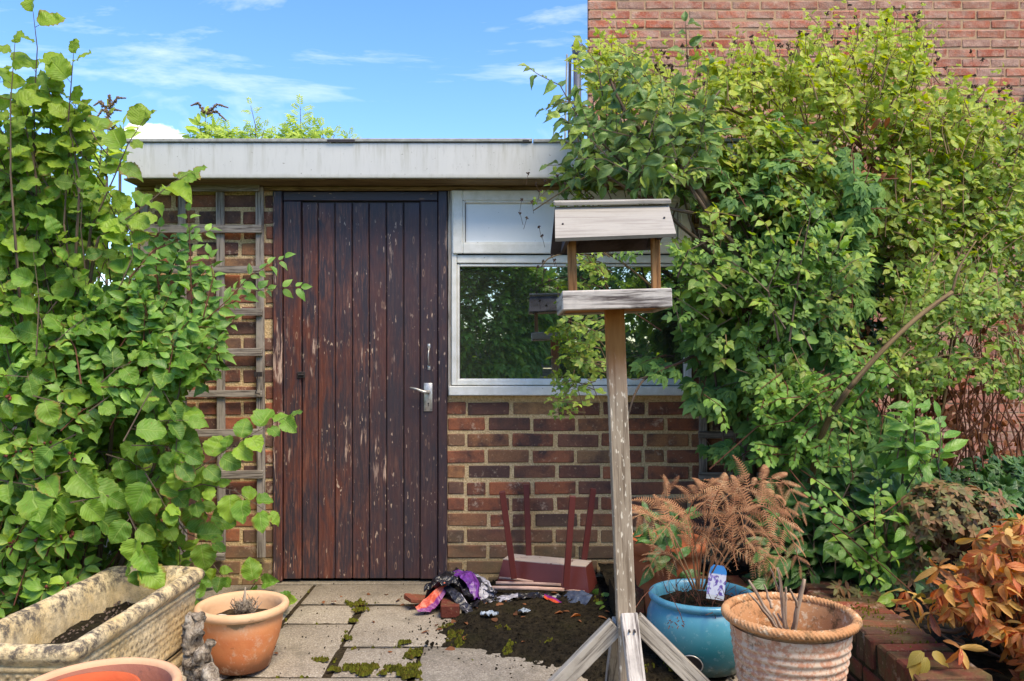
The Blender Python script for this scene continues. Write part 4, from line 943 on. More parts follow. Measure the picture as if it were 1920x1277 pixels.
mb.add(vs, fs); mb.build('rope_rim', MT['terra_rope'], rp, True)
mb = MB(); lathe(mb, [(.169, rz_ - .006), (.163, rz_ - .02), (.158, rz_ - .05), (.150, rz_ - .11)], 80, rc, .0015); mb.build('inner_wall', MT['terra_rope'], rp, True)
mb = MB(); disc(mb, (rc[0], rc[1], rz_ - .092), .152, 36, .01, .012); MT['palesoil'] = m_soil('ochre_dry_soil', C(140, 104, 60), C(176, 136, 84), 40); mb.build('soil', MT['palesoil'], rp, True)
MT['cane'] = m_wood('dead_cane', C(150, 122, 98), C(190, 168, 146), C(92, 70, 54), .4)
ds = thing('pruned_shrub', 'bare pruned shrub stems sticking up out of the rope rim pot', 'dead plant', (rc[0] - .02, rc[1], rz_ - .08))
def stem(mb, pts, rad, sides=8, nz=.3):
    q = [P(*p) for p in pts]; o = []; rr = []
    for i in range(len(q) - 1):
        for k in range(4): o.append(q[i].lerp(q[i + 1], k / 4) + Vector((R.uniform(-1, 1), 0, R.uniform(-1, 1))) * .0022); rr.append((rad[i] * (1 - k / 4) + rad[i + 1] * k / 4) * .82)
    o.append(q[-1]); rr.append(rad[-1] * .7); tube(mb, o, rr, sides, nz=nz, nf=60, seed=pts[0][0])
b0 = (1462, 1188, 2.29)
for pts, rad in (([b0, (1440, 1148, 2.26), (1404, 1088, 2.24)], [.009, .007, .0045]), ([(1448, 1140, 2.27), (1440, 1118, 2.3), (1432, 1096, 2.32)], [.005, .004, .003]),
                 ([b0, (1440, 1155, 2.22), (1404, 1112, 2.18)], [.007, .005, .003]), ([(1475, 1188, 2.30), (1467, 1120, 2.31), (1458, 1064, 2.32)], [.009, .0075, .004]),
                 ([(1468, 1120, 2.31), (1452, 1085, 2.33), (1444, 1064, 2.34)], [.004, .003, .002]), ([(1488, 1192, 2.30), (1496, 1140, 2.29), (1508, 1086, 2.28)], [.010, .009, .0065]),
                 ([(1497, 1140, 2.29), (1488, 1118, 2.27), (1482, 1104, 2.26)], [.006, .004, .003]), ([(1470, 1188, 2.32), (1474, 1130, 2.35), (1473, 1100, 2.36)], [.006, .005, .004]),
                 ([(1466, 1180, 2.27), (1450, 1150, 2.25)], [.006, .004]), ([(1480, 1185, 2.30), (1458, 1150, 2.33)], [.006, .004])):
    mb = MB(); stem(mb, pts, rad); mb.build('stem', MT['cane'], ds, True)
mb = MB(); disc(mb, P(1468, 1195, 2.30) + Vector((0, 0, -.012)), .03, 12, .02, .02); mb.build('crown_stump', MT['drift'], ds, True)

# terracotta pot behind
tY = 3.32; tc = ((1250 - 960) * tY / F, tY, 0)
tp = thing('plant_pot', 'tall brown terracotta pot behind the turquoise one, with a glossy evergreen sprig', 'pot', tc)
mb = MB(); lathe(mb, [(.10, 0), (.105, .02), (.140, .26), (.145, .30), (.158, .303), (.162, .33), (.160, .352), (.152, .355), (.146, .34), (.14, .30), (.0, .29)], 56, tc, .0015); mb.build('body', MT['terra_back'], tp, True)

# ------------------------------------------------------------------ moss
mb = MB()
def tuft(x, y, z, r):
    r *= .72; n = 6; top = (x + R.uniform(-r, r) * .5, y + R.uniform(-r, r) * .5, z + r * R.uniform(.9, 2.0)); vs = [top]
    for k in range(n):
        t = 2 * PI * k / n + R.random(); rr_ = r * R.uniform(.75, 1.2); vs.append((x + rr_ * math.cos(t) * .6, y + rr_ * math.sin(t) * .6, z + r * .55))
    for k in range(n):
        t = 2 * PI * k / n + R.random() * .5; rr_ = r * R.uniform(.9, 1.3); vs.append((x + rr_ * math.cos(t), y + rr_ * math.sin(t), z - .004))
    fs = [[0, 1 + k, 1 + (k + 1) % n] for k in range(n)] + [[1 + k, 1 + n + k, 1 + n + (k + 1) % n, 1 + (k + 1) % n] for k in range(n)]
    mb.add(vs, fs)
def patch(px, py, wpx, hpx_, n, h=1.0):
    for k in range(int(n * 2.2)):
        a, q = R.uniform(0, 2 * PI), math.sqrt(R.random()); x_ = px + wpx * q * math.cos(a); y_ = py + hpx_ * q * math.sin(a); Y = gy(y_)
        x = (x_ - 960) * Y / F
        if mn.noise(Vector((x * 16, Y * 16, 6))) < -.12 or (q > .6 and mn.noise(Vector((x * 50, Y * 50, 6))) < .1): continue
        z = max(0, soilz(x, Y)) if -.42 < x < 1.1 and Y > 2.66 else 0
        tuft(x, Y, z + .004 * h * (1 - q) * R.random(), R.uniform(.0035, .0085) * h)
def mline(x0, y0, x1, y1, n, w_=2.0):
    for k in range(n):
        t = R.random(); g = mn.noise(Vector((x0 + t * 9, y0, 1)))
        if g < .12 or mn.noise(Vector((t * 30, x0, y0))) < 0: continue
        x_, y_ = x0 + (x1 - x0) * t + R.uniform(-w_, w_), y0 + (y1 - y0) * t + R.uniform(-w_, w_); Y = gy(y_); tuft((x_ - 960) * Y / F, Y, -.008, R.uniform(.003, .007))
for a in ((668, 1130, 22, 7, 130), (676, 1143, 16, 7, 90), (662, 1162, 9, 8, 50), (652, 1195, 8, 5, 30), (600, 1236, 18, 3, 35), (776, 1232, 20, 18, 230, 1.4), (700, 1253, 88, 8, 420, 1.2), (690, 1261, 40, 5, 90),
          (770, 1266, 26, 14, 200, 1.3), (762, 1204, 18, 4, 50), (850, 1193, 22, 10, 90), (862, 1206, 18, 7, 60), (915, 1237, 12, 9, 110, 1.4), (893, 1237, 9, 4, 40), (955, 1225, 14, 8, 60), (930, 1193, 10, 6, 34), (1022, 1216, 14, 7, 60),
          (1090, 1252, 26, 8, 70), (1230, 1262, 60, 6, 150), (1330, 1245, 26, 9, 90), (835, 1175, 14, 6, 40), (1120, 1140, 18, 8, 60), (950, 1194, 8, 5, 20)): patch(*a)
mline(640, 1212, 785, 1205, 170); mline(590, 1094, 532, 1163, 90); mline(530, 1165, 655, 1165, 70, 1.2); mline(655, 1165, 622, 1247, 120); mline(500, 1264, 640, 1264, 80, 1.5); mline(790, 1207, 780, 1270, 110)
mline(700, 1127, 900, 1125, 50, 1.2); mline(530, 1093, 830, 1093, 60, 1.0); mline(500, 1165, 530, 1130, 40)
for k in range(420):      # on the coping bricks
    x, y = R.uniform(1.19, 1.37), R.choice((R.gauss(2.86, .09), R.gauss(2.64, .04)))
    if mn.noise(Vector((x * 12, y * 22, 2))) > -.05: tuft(x, y, WT + .001, R.uniform(.003, .006))
tag(mb.build('moss', MT['moss']), kind='stuff', label='yellow green moss cushions in the paving joints')
# ------------------------------------------------------------------ foliage system
def m_leaf(name, cols, vein, trans=.35, rough=.42, nv=8, slope_=.55, zc=None, bst=.35, spec=.4, veinamt=.45, under=None, blem=False, gh=.488, gv=1.22):
    m, s = newmat(name); uv = s.uv(); r = s.m('FRACT', s.m('ADD', s.rnd(), s.isl()))
    u = s.m('ABSOLUTE', s.m('MULTIPLY', s.m('SUBTRACT', s.sep(uv, 0), .5), 2.0)); v = s.sep(uv, 1)
    c = s.ramp(r, [(i / max(1, len(cols) - 1), x) for i, x in enumerate(cols)])
    c = s.n('ShaderNodeHueSaturation', {'Color': c, 'Hue': gh, 'Value': gv})
    q = s.m('FRACT', s.m('MULTIPLY', s.m('SUBTRACT', v, s.m('MULTIPLY', u, slope_ * .5)), nv))
    d = s.m('ABSOLUTE', s.m('SUBTRACT', q, .5)); side = s.step(d, .40, .47)
    mid = s.step(u, .07, .03); vm = s.m('MAXIMUM', s.m('MULTIPLY', side, .7), mid)
    c = s.mix(s.m('MULTIPLY', vm, veinamt), c, vein)
    nn = s.noise(s.pos(), 26, 4, .6)
    c = s.mix(s.m('MULTIPLY', s.step(nn, .45, .75), .35), c, s.mix(.5, c, vein))
    if zc: c = zc(s, c, r, nn)
    if blem: c = s.mix(s.m('MULTIPLY', s.step(s.noise(s.pos(), 95, 3, .6), .66, .70), .7), c, C(150, 116, 60)); c = s.mix(s.m('MULTIPLY', s.step(s.m('ADD', s.m('MULTIPLY', s.noise(s.pos(), 12, 3), .6), s.m('MULTIPLY', u, .3)), .55, .7), .5), c, C(168, 176, 60)); c = s.mix(s.m('MULTIPLY', s.m('MULTIPLY', s.step(s.m('ADD', u, s.m('MULTIPLY', s.noise(s.pos(), 60, 3), .5)), 1.0, 1.15), s.step(s.m('FRACT', s.m('MULTIPLY', r, 7.3)), .80, .84)), .7), c, C(146, 112, 60))
    if under: c = s.mix(s.n('ShaderNodeNewGeometry', out='Backfacing'), c, s.mix(.35, c, under))
    h = s.m('SUBTRACT', s.m('MULTIPLY', s.m('SUBTRACT', 1.0, d), .6), vm)
    b = s.bump(h, bst, .003)
    pr = s.pbr(c, rough, b, spec)
    tc = s.n('ShaderNodeHueSaturation', {'Color': c, 'Saturation': 1.12, 'Value': 1.5, 'Hue': .492})
    tl = s.n('ShaderNodeBsdfTranslucent', {'Color': tc})
    s.out(s.n('ShaderNodeMixShader', {0: trans, 1: pr, 2: tl})); return m

def lf(wf, nv=5, nu=1, fold=.25, droop=.25, wave=.05, seed=0, serr=0.0, L=1.0, tip=0.0):
    vs = []; us = []
    for i in range(nv + 1):
        v = i / nv; w_ = wf(v)
        if serr and 0 < i < nv: w_ *= 1 + serr * (1 if i % 2 else -1)
        for j in range(-nu, nu + 1):
            x = w_ * j / nu; a = abs(x)
            z = fold * a - droop * v * v + wave * mn.noise(Vector((x * 5 + seed * 3.1, v * 4, seed)))
            vs.append((x, v * L, z)); us.append((j / nu * .5 + .5, v))
    n = 2 * nu + 1; fs = []
    for i in range(nv):
        for j in range(2 * nu): a = i * n + j; fs.append((a, a + 1, a + n + 1, a + n))
    return np.array(vs), fs, us
def comp(parts):
    """several leaflets (template, location, in-plane angle, scale, tilt) as one leaf"""
    V = []; Fa = []; U = []; b = 0
    for (vs, fs, us), (x, y), ang, sc_, tilt in parts:
        M = np.array(Matrix.Rotation(ang, 3, 'Z') @ Matrix.Rotation(tilt, 3, 'X'))
        V.append((vs * sc_) @ M.T + np.array((x, y, 0))); Fa += [tuple(k + b for k in f) for f in fs]; U += us; b += len(vs)
    return np.vstack(V), Fa, U
W_round = lambda v: max(.003, .47 * math.sin(PI * min(1, v ** .9 * .90 + .09)) ** .72 * (1 - max(0, v - .84) * 3.2) + (.03 if v > .9 and v < 1 else 0))
W_big = lambda v: max(.004, .21 * math.sin(PI * (v * .93 + .04) ** .9) ** .85 * (1 - v ** 9))
W_ovate = lambda v: max(.004, .30 * math.sin(PI * (v * .92 + .05) ** .8) ** .9 * (1 - v ** 6))
W_lance = lambda v: max(.004, .19 * math.sin(PI * (v * .94 + .04)) ** .9)
W_small = lambda v: max(.01, .33 * math.sin(PI * (v * .9 + .07) ** .85))
W_spoon = lambda v: max(.012, .20 * (v * 1.1 + .12) * math.sin(PI * min(1, .25 + v * .74)) ** .7 + .02)
KIND = {
 'hazel': [lf(W_round, 13, 2, f, d, w_ * .85, k, .05) for k, (f, d, w_) in enumerate([(.12, .15, .22), (.35, .35, .25), (-.2, .4, .26), (.05, .1, .24), (.6, .25, .2), (.2, .6, .3), (.9, .3, .2)])],
 'ovate': [lf(W_ovate, 6, 1, f, d, w_, k) for k, (f, d, w_) in enumerate([(.3, .15, .06), (.5, .35, .08), (.1, .5, .1), (.8, .2, .1)])],
 'apple': [lf(W_ovate, 7, 2, f, d, w_, k, .03) for k, (f, d, w_) in enumerate([(.6, .2, .15), (1.0, .5, .2), (.3, .6, .2), (1.3, .35, .15)])],
 'lance': [lf(W_lance, 6, 1, f, d, w_, k) for k, (f, d, w_) in enumerate([(.3, .2, .06), (.5, .45, .08), (.2, .7, .1)])],
 'small': [lf(W_small, 4, 1, f, d, w_, k) for k, (f, d, w_) in enumerate([(.2, .1, .06), (.4, .3, .08), (-.1, .3, .1)])],
 'big': [lf(W_big, 10, 2, f, d, w_, k) for k, (f, d, w_) in enumerate([(.25, .2, .06), (.4, .45, .08), (.15, .6, .1)])],
 'spoon': [lf(W_spoon, 6, 1, f, d, w_, k) for k, (f, d, w_) in enumerate([(.5, .35, .1), (.9, .6, .15), (.3, .9, .15), (1.2, .2, .2)])],
}
S_ = KIND['small']; O_ = lf(W_ovate, 4, 1, .3, .25, .08, 3)
KIND['tri'] = [comp([(S_[k % 3], (0, .45), .1 * (k - 1), .6, -.1 * k), (S_[(k + 1) % 3], (0, .4), 1.15, .5, .2), (O_, (0, .4), -1.1, .5, .15)]) for k in range(4)]
def palm(k):
    t = [lf(W_ovate, 6, 1, .35, .3 + .1 * (k % 2), .07, k * 5 + i, .12) for i in range(5)]
    return comp([(t[i], (0, .28), a, s_, -.15 + .1 * ((i + k) % 3)) for i, (a, s_) in enumerate(((0, .72), (.75, .66), (-.75, .64), (1.6, .48), (-1.55, .5)))])
KIND['palm'] = [palm(k) for k in range(4)]
def pinn(k):
    t = lf(W_ovate, 4, 1, .3, .3, .08, k); q = [(t, (0, .78), 0, .36, -.2)]
    for i, y in enumerate((.3, .54, .76)): q += [(t, (0, y), 1.15 - .1 * i, .32, .1 * i), (t, (0, y), -1.15 + .1 * i, .32, -.1 * i)]
    return comp(q)
KIND['pinnate'] = [pinn(k) for k in range(3)]
def feath(k):
    t = lf(W_lance, 3, 1, .3, .3, .05, k); q = [(t, (0, .75), 0, .4, -.2)]
    for i in range(4): y = .2 + i * .17; q += [(t, (0, y), 1.0, .38, 0), (t, (0, y), -1.0, .38, 0)]
    return comp(q)
KIND['feather'] = [feath(k) for k in range(3)]

def frame(p, ax, nrm, s_):
    y = Vector(ax).normalized(); n = Vector(nrm); z = n - y * n.dot(y)
    z = z.normalized() if z.length > 1e-4 else y.orthogonal().normalized()
    x = y.cross(z); M = Matrix((x * s_, y * s_, z * s_)).transposed().to_4x4(); M.translation = Vector(p); return M
class Bank:
    def __init__(s): s.it = []
    def leaf(s, kind, p, ax, nrm, size): s.it.append((kind, R.randrange(len(KIND[kind])), frame(p, ax, nrm, size), size))
    def finish(s, parent, mat, nparts=300, part='leaf', stuffname='foliage', minpx=11, smooth=True):
        cand = []
        for i, (k, v, M, size) in enumerate(s.it):
            c = M.translation + M.to_3x3() @ Vector((0, .45, 0))
            if c.y < .3: cand.append((9, 0, i)); continue
            px, py = 960 + c.x * F / c.y, HZ - (c.z - EYE) * F / c.y; pxs = size * F / c.y
            inside = -10 < px < 1930 and -10 < py < 1287
            cand.append(((c.y, px, py, pxs, inside, i)))
        vis = {}; 
        for t in cand:
            if len(t) < 6 or not t[4] or t[3] < minpx: continue
            g = max(10, t[3] * .45); key = (int(t[1] / g), int(t[2] / g))
            if key not in vis or t[0] < vis[key][0]: vis[key] = t
        L = sorted(vis.values(), key=lambda t: -t[3])[:nparts]; chosen = {t[5] for t in L}
        if len(chosen) < nparts:
            rest = sorted((t for t in cand if len(t) == 6 and t[4] and t[3] >= minpx and t[5] not in chosen), key=lambda t: t[0])
            for t in rest[:nparts - len(chosen)]: chosen.add(t[5])
        meshes = {}
        for i in chosen:
            k, v, M, size = s.it[i]
            if (k, v) not in meshes:
                vs, fs, us = KIND[k][v]; mb = MB(); mb.add([tuple(a) for a in vs], [list(f) for f in fs], [[us[j] for j in f] for f in fs]); meshes[(k, v)] = mb.mesh(part, mat, smooth)
            put(part, meshes[(k, v)], parent, M)
        V = []; Fl = []; Fn = []; U = []; b = 0
        for i, (k, v, M, size) in enumerate(s.it):
            if i in chosen: continue
            vs, fs, us = KIND[k][v]; A = np.array(M)
            V.append(vs @ A[:3, :3].T + A[:3, 3])
            for f in fs: Fn.append(len(f)); Fl.extend(a + b for a in f); U.extend(c for a in f for c in us[a])
            b += len(vs)
        if V:
            V = np.vstack(V).astype(np.float32); me = bpy.data.meshes.new(stuffname)
            me.vertices.add(len(V)); me.vertices.foreach_set('co', V.ravel())
            me.loops.add(len(Fl)); me.loops.foreach_set('vertex_index', np.array(Fl, np.int32))
            me.polygons.add(len(Fn)); st_ = np.concatenate([[0], np.cumsum(Fn)[:-1]]).astype(np.int32)
            me.polygons.foreach_set('loop_start', st_); me.polygons.foreach_set('loop_total', np.array(Fn, np.int32))
            uvl = me.uv_layers.new(name='UVMap'); uvl.data.foreach_set('uv', np.array(U, np.float32))
            if smooth: me.polygons.foreach_set('use_smooth', np.ones(len(Fn), bool))
            me.materials.append(mat); me.update(calc_edges=True); me.validate()
            o = put(stuffname, me, parent)
            if b: o['kind'] = 'stuff'
def rv(s_=1.0): return Vector((R.uniform(-1, 1), R.uniform(-1, 1), R.uniform(-1, 1))) * s_
UPN = Vector((.1, -.75, .65))
def sprig(bank, mb, pts, n, size, kind, start=.15, ang=.9, rad=.003, opposite=False, nb=None, jn=.45, grav=.25, petiole=.2, var=.3, tipleaf=True, taper=True):
    pts = [Vector(p) for p in pts]; nb = nb or UPN
    Ls = [(b - a).length for a, b in zip(pts[:-1], pts[1:])]; tot = sum(Ls) or 1e-6
    if mb is not None: tube(mb, pts, [rad * (1 - .7 * i / (len(pts) - 1)) for i in range(len(pts))], 4, False, seed=R.random() * 9)
    def at(t):
        d = t * tot
        for i, l in enumerate(Ls):
            if d <= l or i == len(Ls) - 1: return pts[i].lerp(pts[i + 1], min(1, d / l if l else 0)), (pts[i + 1] - pts[i]).normalized()
            d -= l
    side = 1
    for i in range(n):
        t = start + (1 - start) * (i + .5 * R.random()) / n; p, d = at(min(1, t))
        for sd in ((1, -1) if opposite else (side,)):
            sv = d.cross(nb + rv(.3)).normalized() * sd
            ax = (d * math.cos(ang) + sv * math.sin(ang) + rv(.25) + Vector((0, 0, -grav))).normalized()
            sz = size * (1 + R.uniform(-var, var)) * (1 - .35 * t * taper)
            q = p + ax * sz * petiole
            if mb is not None and sz > .06: tube(mb, [p, q], rad * .35, 3, False)
            bank.leaf(R.choice(kind) if isinstance(kind, list) else kind, q, ax, nb + rv(jn), sz * (.72 if isinstance(kind, list) and R.random() < .4 else 1))
        side = -side
    if tipleaf: p, d = at(1.0); bank.leaf(R.choice(kind) if isinstance(kind, list) else kind, p, d + Vector((0, 0, -grav * .5)), nb + rv(jn), size * .7)
def inpoly(x, y, poly):
    ins = False; n = len(poly)
    for i in range(n):
        x1, y1 = poly[i]; x2, y2 = poly[(i + 1) % n]
        if (y1 > y) != (y2 > y) and x < (x2 - x1) * (y - y1) / (y2 - y1) + x1: ins = not ins
    return ins
def samp(poly):
    xs = [p[0] for p in poly]; ys = [p[1] for p in poly]
    while True:
        x, y = R.uniform(min(xs), max(xs)), R.uniform(min(ys), max(ys))
        if inpoly(x, y, poly): return x, y
def fill(bank, mb, poly, ntw, yn, yf, Lt, nl, size, kind, cen, gap=-.35, gf=3.0, out=.6, toward=.7, up=.25, seed=0, powr=1.4, **kw):
    c = P(*cen)
    for _ in range(ntw):
        x, y = samp(poly); a_ = yn(x, y) if callable(yn) else yn; b_ = yf(x, y) if callable(yf) else yf
        Y = a_ + (b_ - a_) * R.random() ** powr; T = P(x, y, Y)
        if mn.noise(T * gf + Vector((seed, 0, 0))) < gap: continue
        o = T - c; o.y = 0; o = o.normalized() if o.length > .01 else rv()
        d = (o * out + Vector((0, -toward * R.random(), up)) + rv(.5)).normalized(); L = Lt * R.uniform(.6, 1.3)
        S0 = T - d * L; m1 = S0.lerp(T, .5) + Vector((0, 0, .06 * L)) + rv(.05 * L)
        sprig(bank, mb, [S0, m1, T], nl, size, kind, **kw)
def branches(parent, lst, mat, name='branch', sides=8):
    for pts, r0, r1 in lst:
        q = [P(*p) for p in pts]; out = []
        for i in range(len(q) - 1):
            p0 = q[max(i - 1, 0)]; p3 = q[min(i + 2, len(q) - 1)]
            for k in range(4):
                t = k / 4; a, b = q[i], q[i + 1]
                out.append(.5 * ((2 * a) + (b - p0) * t + (2 * p0 - 5 * a + 4 * b - p3) * t * t + (3 * a - p0 - 3 * b + p3) * t ** 3))
        out.append(q[-1]); n = len(out); mb = MB(); tube(mb, out, [r0 + (r1 - r0) * i / (n - 1) for i in range(n)], sides, nz=.15, nf=40, seed=R.random() * 9)
        mb.build(name, mat, parent, True)

MT['l_hazel'] = m_leaf('hazel_leaf', [C(70, 116, 38), C(92, 140, 44), C(60, 104, 40), C(116, 158, 50), C(82, 128, 46)], C(164, 190, 96), .38, .48, 9, .62, blem=True, bst=.6, veinamt=.55, gh=.478, gv=1.38,
    zc=lambda s, c, r, nn: s.mix(s.m('MULTIPLY', s.step(s.m('ADD', s.sep(s.pos(), 2), s.m('MULTIPLY', r, .5)), 1.75, 2.35), .6), c, C(142, 160, 36)), under=C(150, 168, 110))
MT['l_honey'] = m_leaf('shrub_leaf', [C(70, 118, 44), C(98, 148, 54), C(56, 100, 42), C(120, 166, 66)], C(150, 184, 96), .3, .38, 6, .6, gh=.48, gv=1.3, blem=True)
MT['l_hyper'] = m_leaf('hypericum_leaf', [C(76, 120, 40), C(104, 150, 48), C(60, 102, 38), C(134, 172, 60)], C(160, 186, 90), .3, .42, 5, .6, gh=.48, gv=1.3, blem=True)
MT['l_clem'] = m_leaf('clematis_leaf', [C(84, 120, 44), C(120, 154, 52), C(66, 104, 44), C(150, 176, 64), C(100, 138, 50), C(134, 140, 56), C(76, 114, 46)], C(168, 190, 90), .35, .42, 4, .5, blem=True,
    zc=lambda s, c, r, nn: s.mix(s.m('MULTIPLY', s.step(s.m('ADD', s.sep(s.pos(), 2), s.m('MULTIPLY', r, .9)), 2.0, 3.1), .72), c, C(184, 190, 46)))
MT['l_apple'] = m_leaf('apple_leaf', gh=.470, gv=1.35, cols=[C(72, 106, 54), C(98, 134, 60), C(62, 94, 54), C(130, 158, 66)], vein=C(120, 146, 96), trans=.25, rough=.42, nv=7, slope_=.6, under=C(150, 160, 120), spec=.35)
MT['l_creep'] = m_leaf('creeper_leaf', gh=.466, gv=1.38, cols=[C(64, 108, 54), C(80, 128, 60), C(52, 94, 50), C(104, 146, 64), C(58, 100, 56)], vein=C(110, 146, 90), trans=.28, rough=.55, nv=7, slope_=.6, spec=.25, veinamt=.3)
MT['l_rose'] = m_leaf('rambler_leaf', [C(72, 114, 50), C(98, 142, 58), C(62, 102, 50), C(124, 164, 66), C(86, 122, 54)], C(130, 164, 100), .3, .4, 6, .6, gh=.474, gv=1.35)
MT['l_light'] = m_leaf('light_leaf', [C(80, 126, 46), C(104, 150, 54), C(70, 114, 46), C(134, 168, 62)], C(170, 200, 100), .35, .38, 6, .6)
MT['l_dark'] = m_leaf('evergreen_leaf', [C(50, 92, 40), C(62, 108, 46), C(42, 78, 38)], C(84, 124, 70), .15, .35, 7, .6, spec=.35, veinamt=.3, gh=.47, gv=1.25)
MT['l_orange'] = m_leaf('autumn_leaf', gh=.5, gv=1.0, cols= [C(196, 96, 48), C(208, 142, 64), C(176, 76, 48), C(216, 174, 88), C(148, 78, 52), C(200, 118, 54), C(128, 132, 60), C(182, 92, 58), C(206, 154, 70), C(214, 182, 104)], vein=C(226, 176, 110), trans=.3, rough=.5, nv=5, slope_=.6, veinamt=.3)
MT['l_azalea'] = m_leaf('azalea_leaf', gh=.5, gv=1.05, cols= [C(112, 108, 62), C(140, 92, 60), C(92, 108, 54), C(152, 116, 74), C(104, 90, 52), C(120, 130, 70)], vein=C(170, 140, 100), trans=.25, rough=.5, nv=5, slope_=.6, veinamt=.3)
MT['l_brown'] = m_leaf('dead_leaf', gh=.5, gv=1.0, cols= [C(120, 74, 44), C(150, 96, 58), C(96, 60, 40), C(166, 104, 60)], vein=C(170, 120, 80), trans=.25, rough=.7, nv=5, slope_=.6, veinamt=.3)
MT['l_roof'] = m_leaf('roof_plant_leaf', [C(150, 176, 64), C(172, 192, 78), C(130, 160, 66)], C(180, 200, 120), .4, .5, 5, .6)
MT['l_dusk'] = m_leaf('shade_ivy_leaf', [C(42, 70, 36), C(54, 86, 42), C(36, 60, 34)], C(70, 96, 60), .12, .4, 6, .6, veinamt=.3)  # dark greens stand in for the deep shade behind the climbers
MT['seed'] = m_plain('dark_seed_head', C(70, 50, 40), .9, C(96, 74, 58), 80)
MT['spike'] = m_plain('dry_flower_spike', C(150, 126, 98), .9, C(176, 152, 122), 60)
MT['berry'] = m_plain('brown_berry', C(120, 56, 38), .6, C(84, 42, 34), 80)

# ------------------------------------------------------------------ hazel
hz = thing('hazel_bush', 'tall hazel bush with large round veined leaves filling the left edge', 'bush', (-1.75, 3.3, 0))
B = Bank(); tw = MB(); hcen = (120, 640, 3.2)
H1 = [(0, 120), (40, 150), (120, 170), (165, 210), (170, 330), (215, 360), (280, 420), (262, 520), (250, 640), (330, 700), (360, 760), (350, 900), (330, 1000), (240, 1030), (180, 930), (100, 900), (0, 940), (-120, 900), (-120, 200)]
fill(B, tw, [(0, 130), (60, 130), (120, 170), (160, 220), (170, 330), (230, 400), (200, 560), (-60, 560), (-60, 150)], 64, 2.95, 3.4, .26, 5, .082, 'hazel', hcen, gap=-.3, jn=.7, up=.35, var=.45)
fill(B, tw, H1, 200, 2.95, 3.5, .30, 5, .078, 'hazel', hcen, gap=-.38, jn=.65, up=.35, var=.45)
fill(B, tw, [(-120, 230), (150, 280), (260, 420), (250, 900), (-120, 950)], 150, 3.4, 3.9, .30, 5, .095, 'hazel', hcen, gap=-.9, jn=.6)
fill(B, tw, [(0, 560), (250, 560), (380, 720), (400, 900), (330, 1010), (120, 960), (0, 900)], 42, 2.88, 3.05, .26, 4, .088, 'hazel', hcen, gap=-.9, jn=.4)
for pts, n, sz in (([(66, 330, 3.0), (64, 200, 2.98), (70, 90, 2.96), (62, 22, 2.94)], 9, .088), ([(150, 340, 2.95), (128, 230, 2.95), (134, 150, 2.94), (138, 100, 2.93)], 7, .080), ([(20, 330, 2.9), (20, 190, 2.9), (28, 80, 2.9)], 8, .080),
                   ([(120, 420, 3.0), (128, 300, 3.0), (142, 190, 2.98)], 7, .090), ([(170, 430, 3.05), (215, 330, 3.03), (240, 270, 3.0), (272, 222, 2.98)], 8, .072), ([(185, 445, 3.0), (260, 395, 3.0), (320, 345, 3.0), (362, 322, 3.0)], 9, .078),
                   ([(330, 905, 3.0), (400, 860, 2.98), (460, 820, 2.96), (545, 778, 2.94)], 13, .066), ([(300, 930, 3.02), (380, 908, 3.0), (440, 920, 2.98), (505, 962, 2.96)], 11, .074), ([(320, 960, 3.1), (350, 1000, 3.08), (400, 1020, 3.06)], 6, .08),
                   ([(240, 960, 2.9), (262, 1010, 2.88), (258, 1070, 2.86)], 6, .080), ([(300, 840, 2.98), (335, 740, 2.96), (345, 660, 2.95), (360, 640, 2.94)], 8, .085), ([(215, 560, 3.0), (250, 480, 3.0), (240, 420, 3.0)], 6, .085),
                   ([(60, 900, 2.9), (140, 880, 2.88), (175, 940, 2.86), (175, 985, 2.85)], 6, .095), ([(0, 900, 2.9), (60, 910, 2.88), (110, 940, 2.87)], 5, .10), ([(400, 1060, 3.5), (420, 1085, 3.45)], 3, .07), ([(470, 1105, 3.75), (480, 1090, 3.7)], 2, .075), ([(360, 930, 3.25), (400, 980, 3.2)], 5, .08)):
    sprig(B, tw, [P(*p) for p in pts], n, sz, 'hazel', start=.08, rad=.0034, var=.42, jn=.4, grav=.2, taper=False)
branches(hz, [([(150, 1160, 3.3), (120, 900, 3.2), (90, 600, 3.1), (66, 330, 3.0)], .016, .0035), ([(160, 1160, 3.3), (150, 800, 3.2), (140, 560, 3.05), (150, 340, 2.95)], .014, .0035), ([(130, 1160, 3.3), (60, 800, 3.1), (20, 330, 2.9)], .013, .003),
              ([(175, 1160, 3.35), (165, 800, 3.25), (120, 420, 3.0)], .012, .003), ([(150, 700, 3.15), (160, 530, 3.1), (170, 430, 3.05)], .012, .005), ([(165, 650, 3.1), (170, 520, 3.05), (185, 445, 3.0)], .011, .004), ([(190, 1160, 3.35), (250, 1000, 3.2), (330, 905, 3.0)], .014, .005),
              ([(190, 1150, 3.35), (240, 1000, 3.2), (300, 930, 3.02)], .013, .005), ([(200, 1140, 3.3), (260, 960, 3.1), (300, 840, 2.98)], .013, .005), ([(180, 1100, 3.3), (210, 800, 3.1), (215, 560, 3.0)], .013, .004)], MT['barkwood'])
tw.build('twigs', MT['barkwood'], hz)['kind'] = 'stuff'
B.finish(hz, MT['l_hazel'])
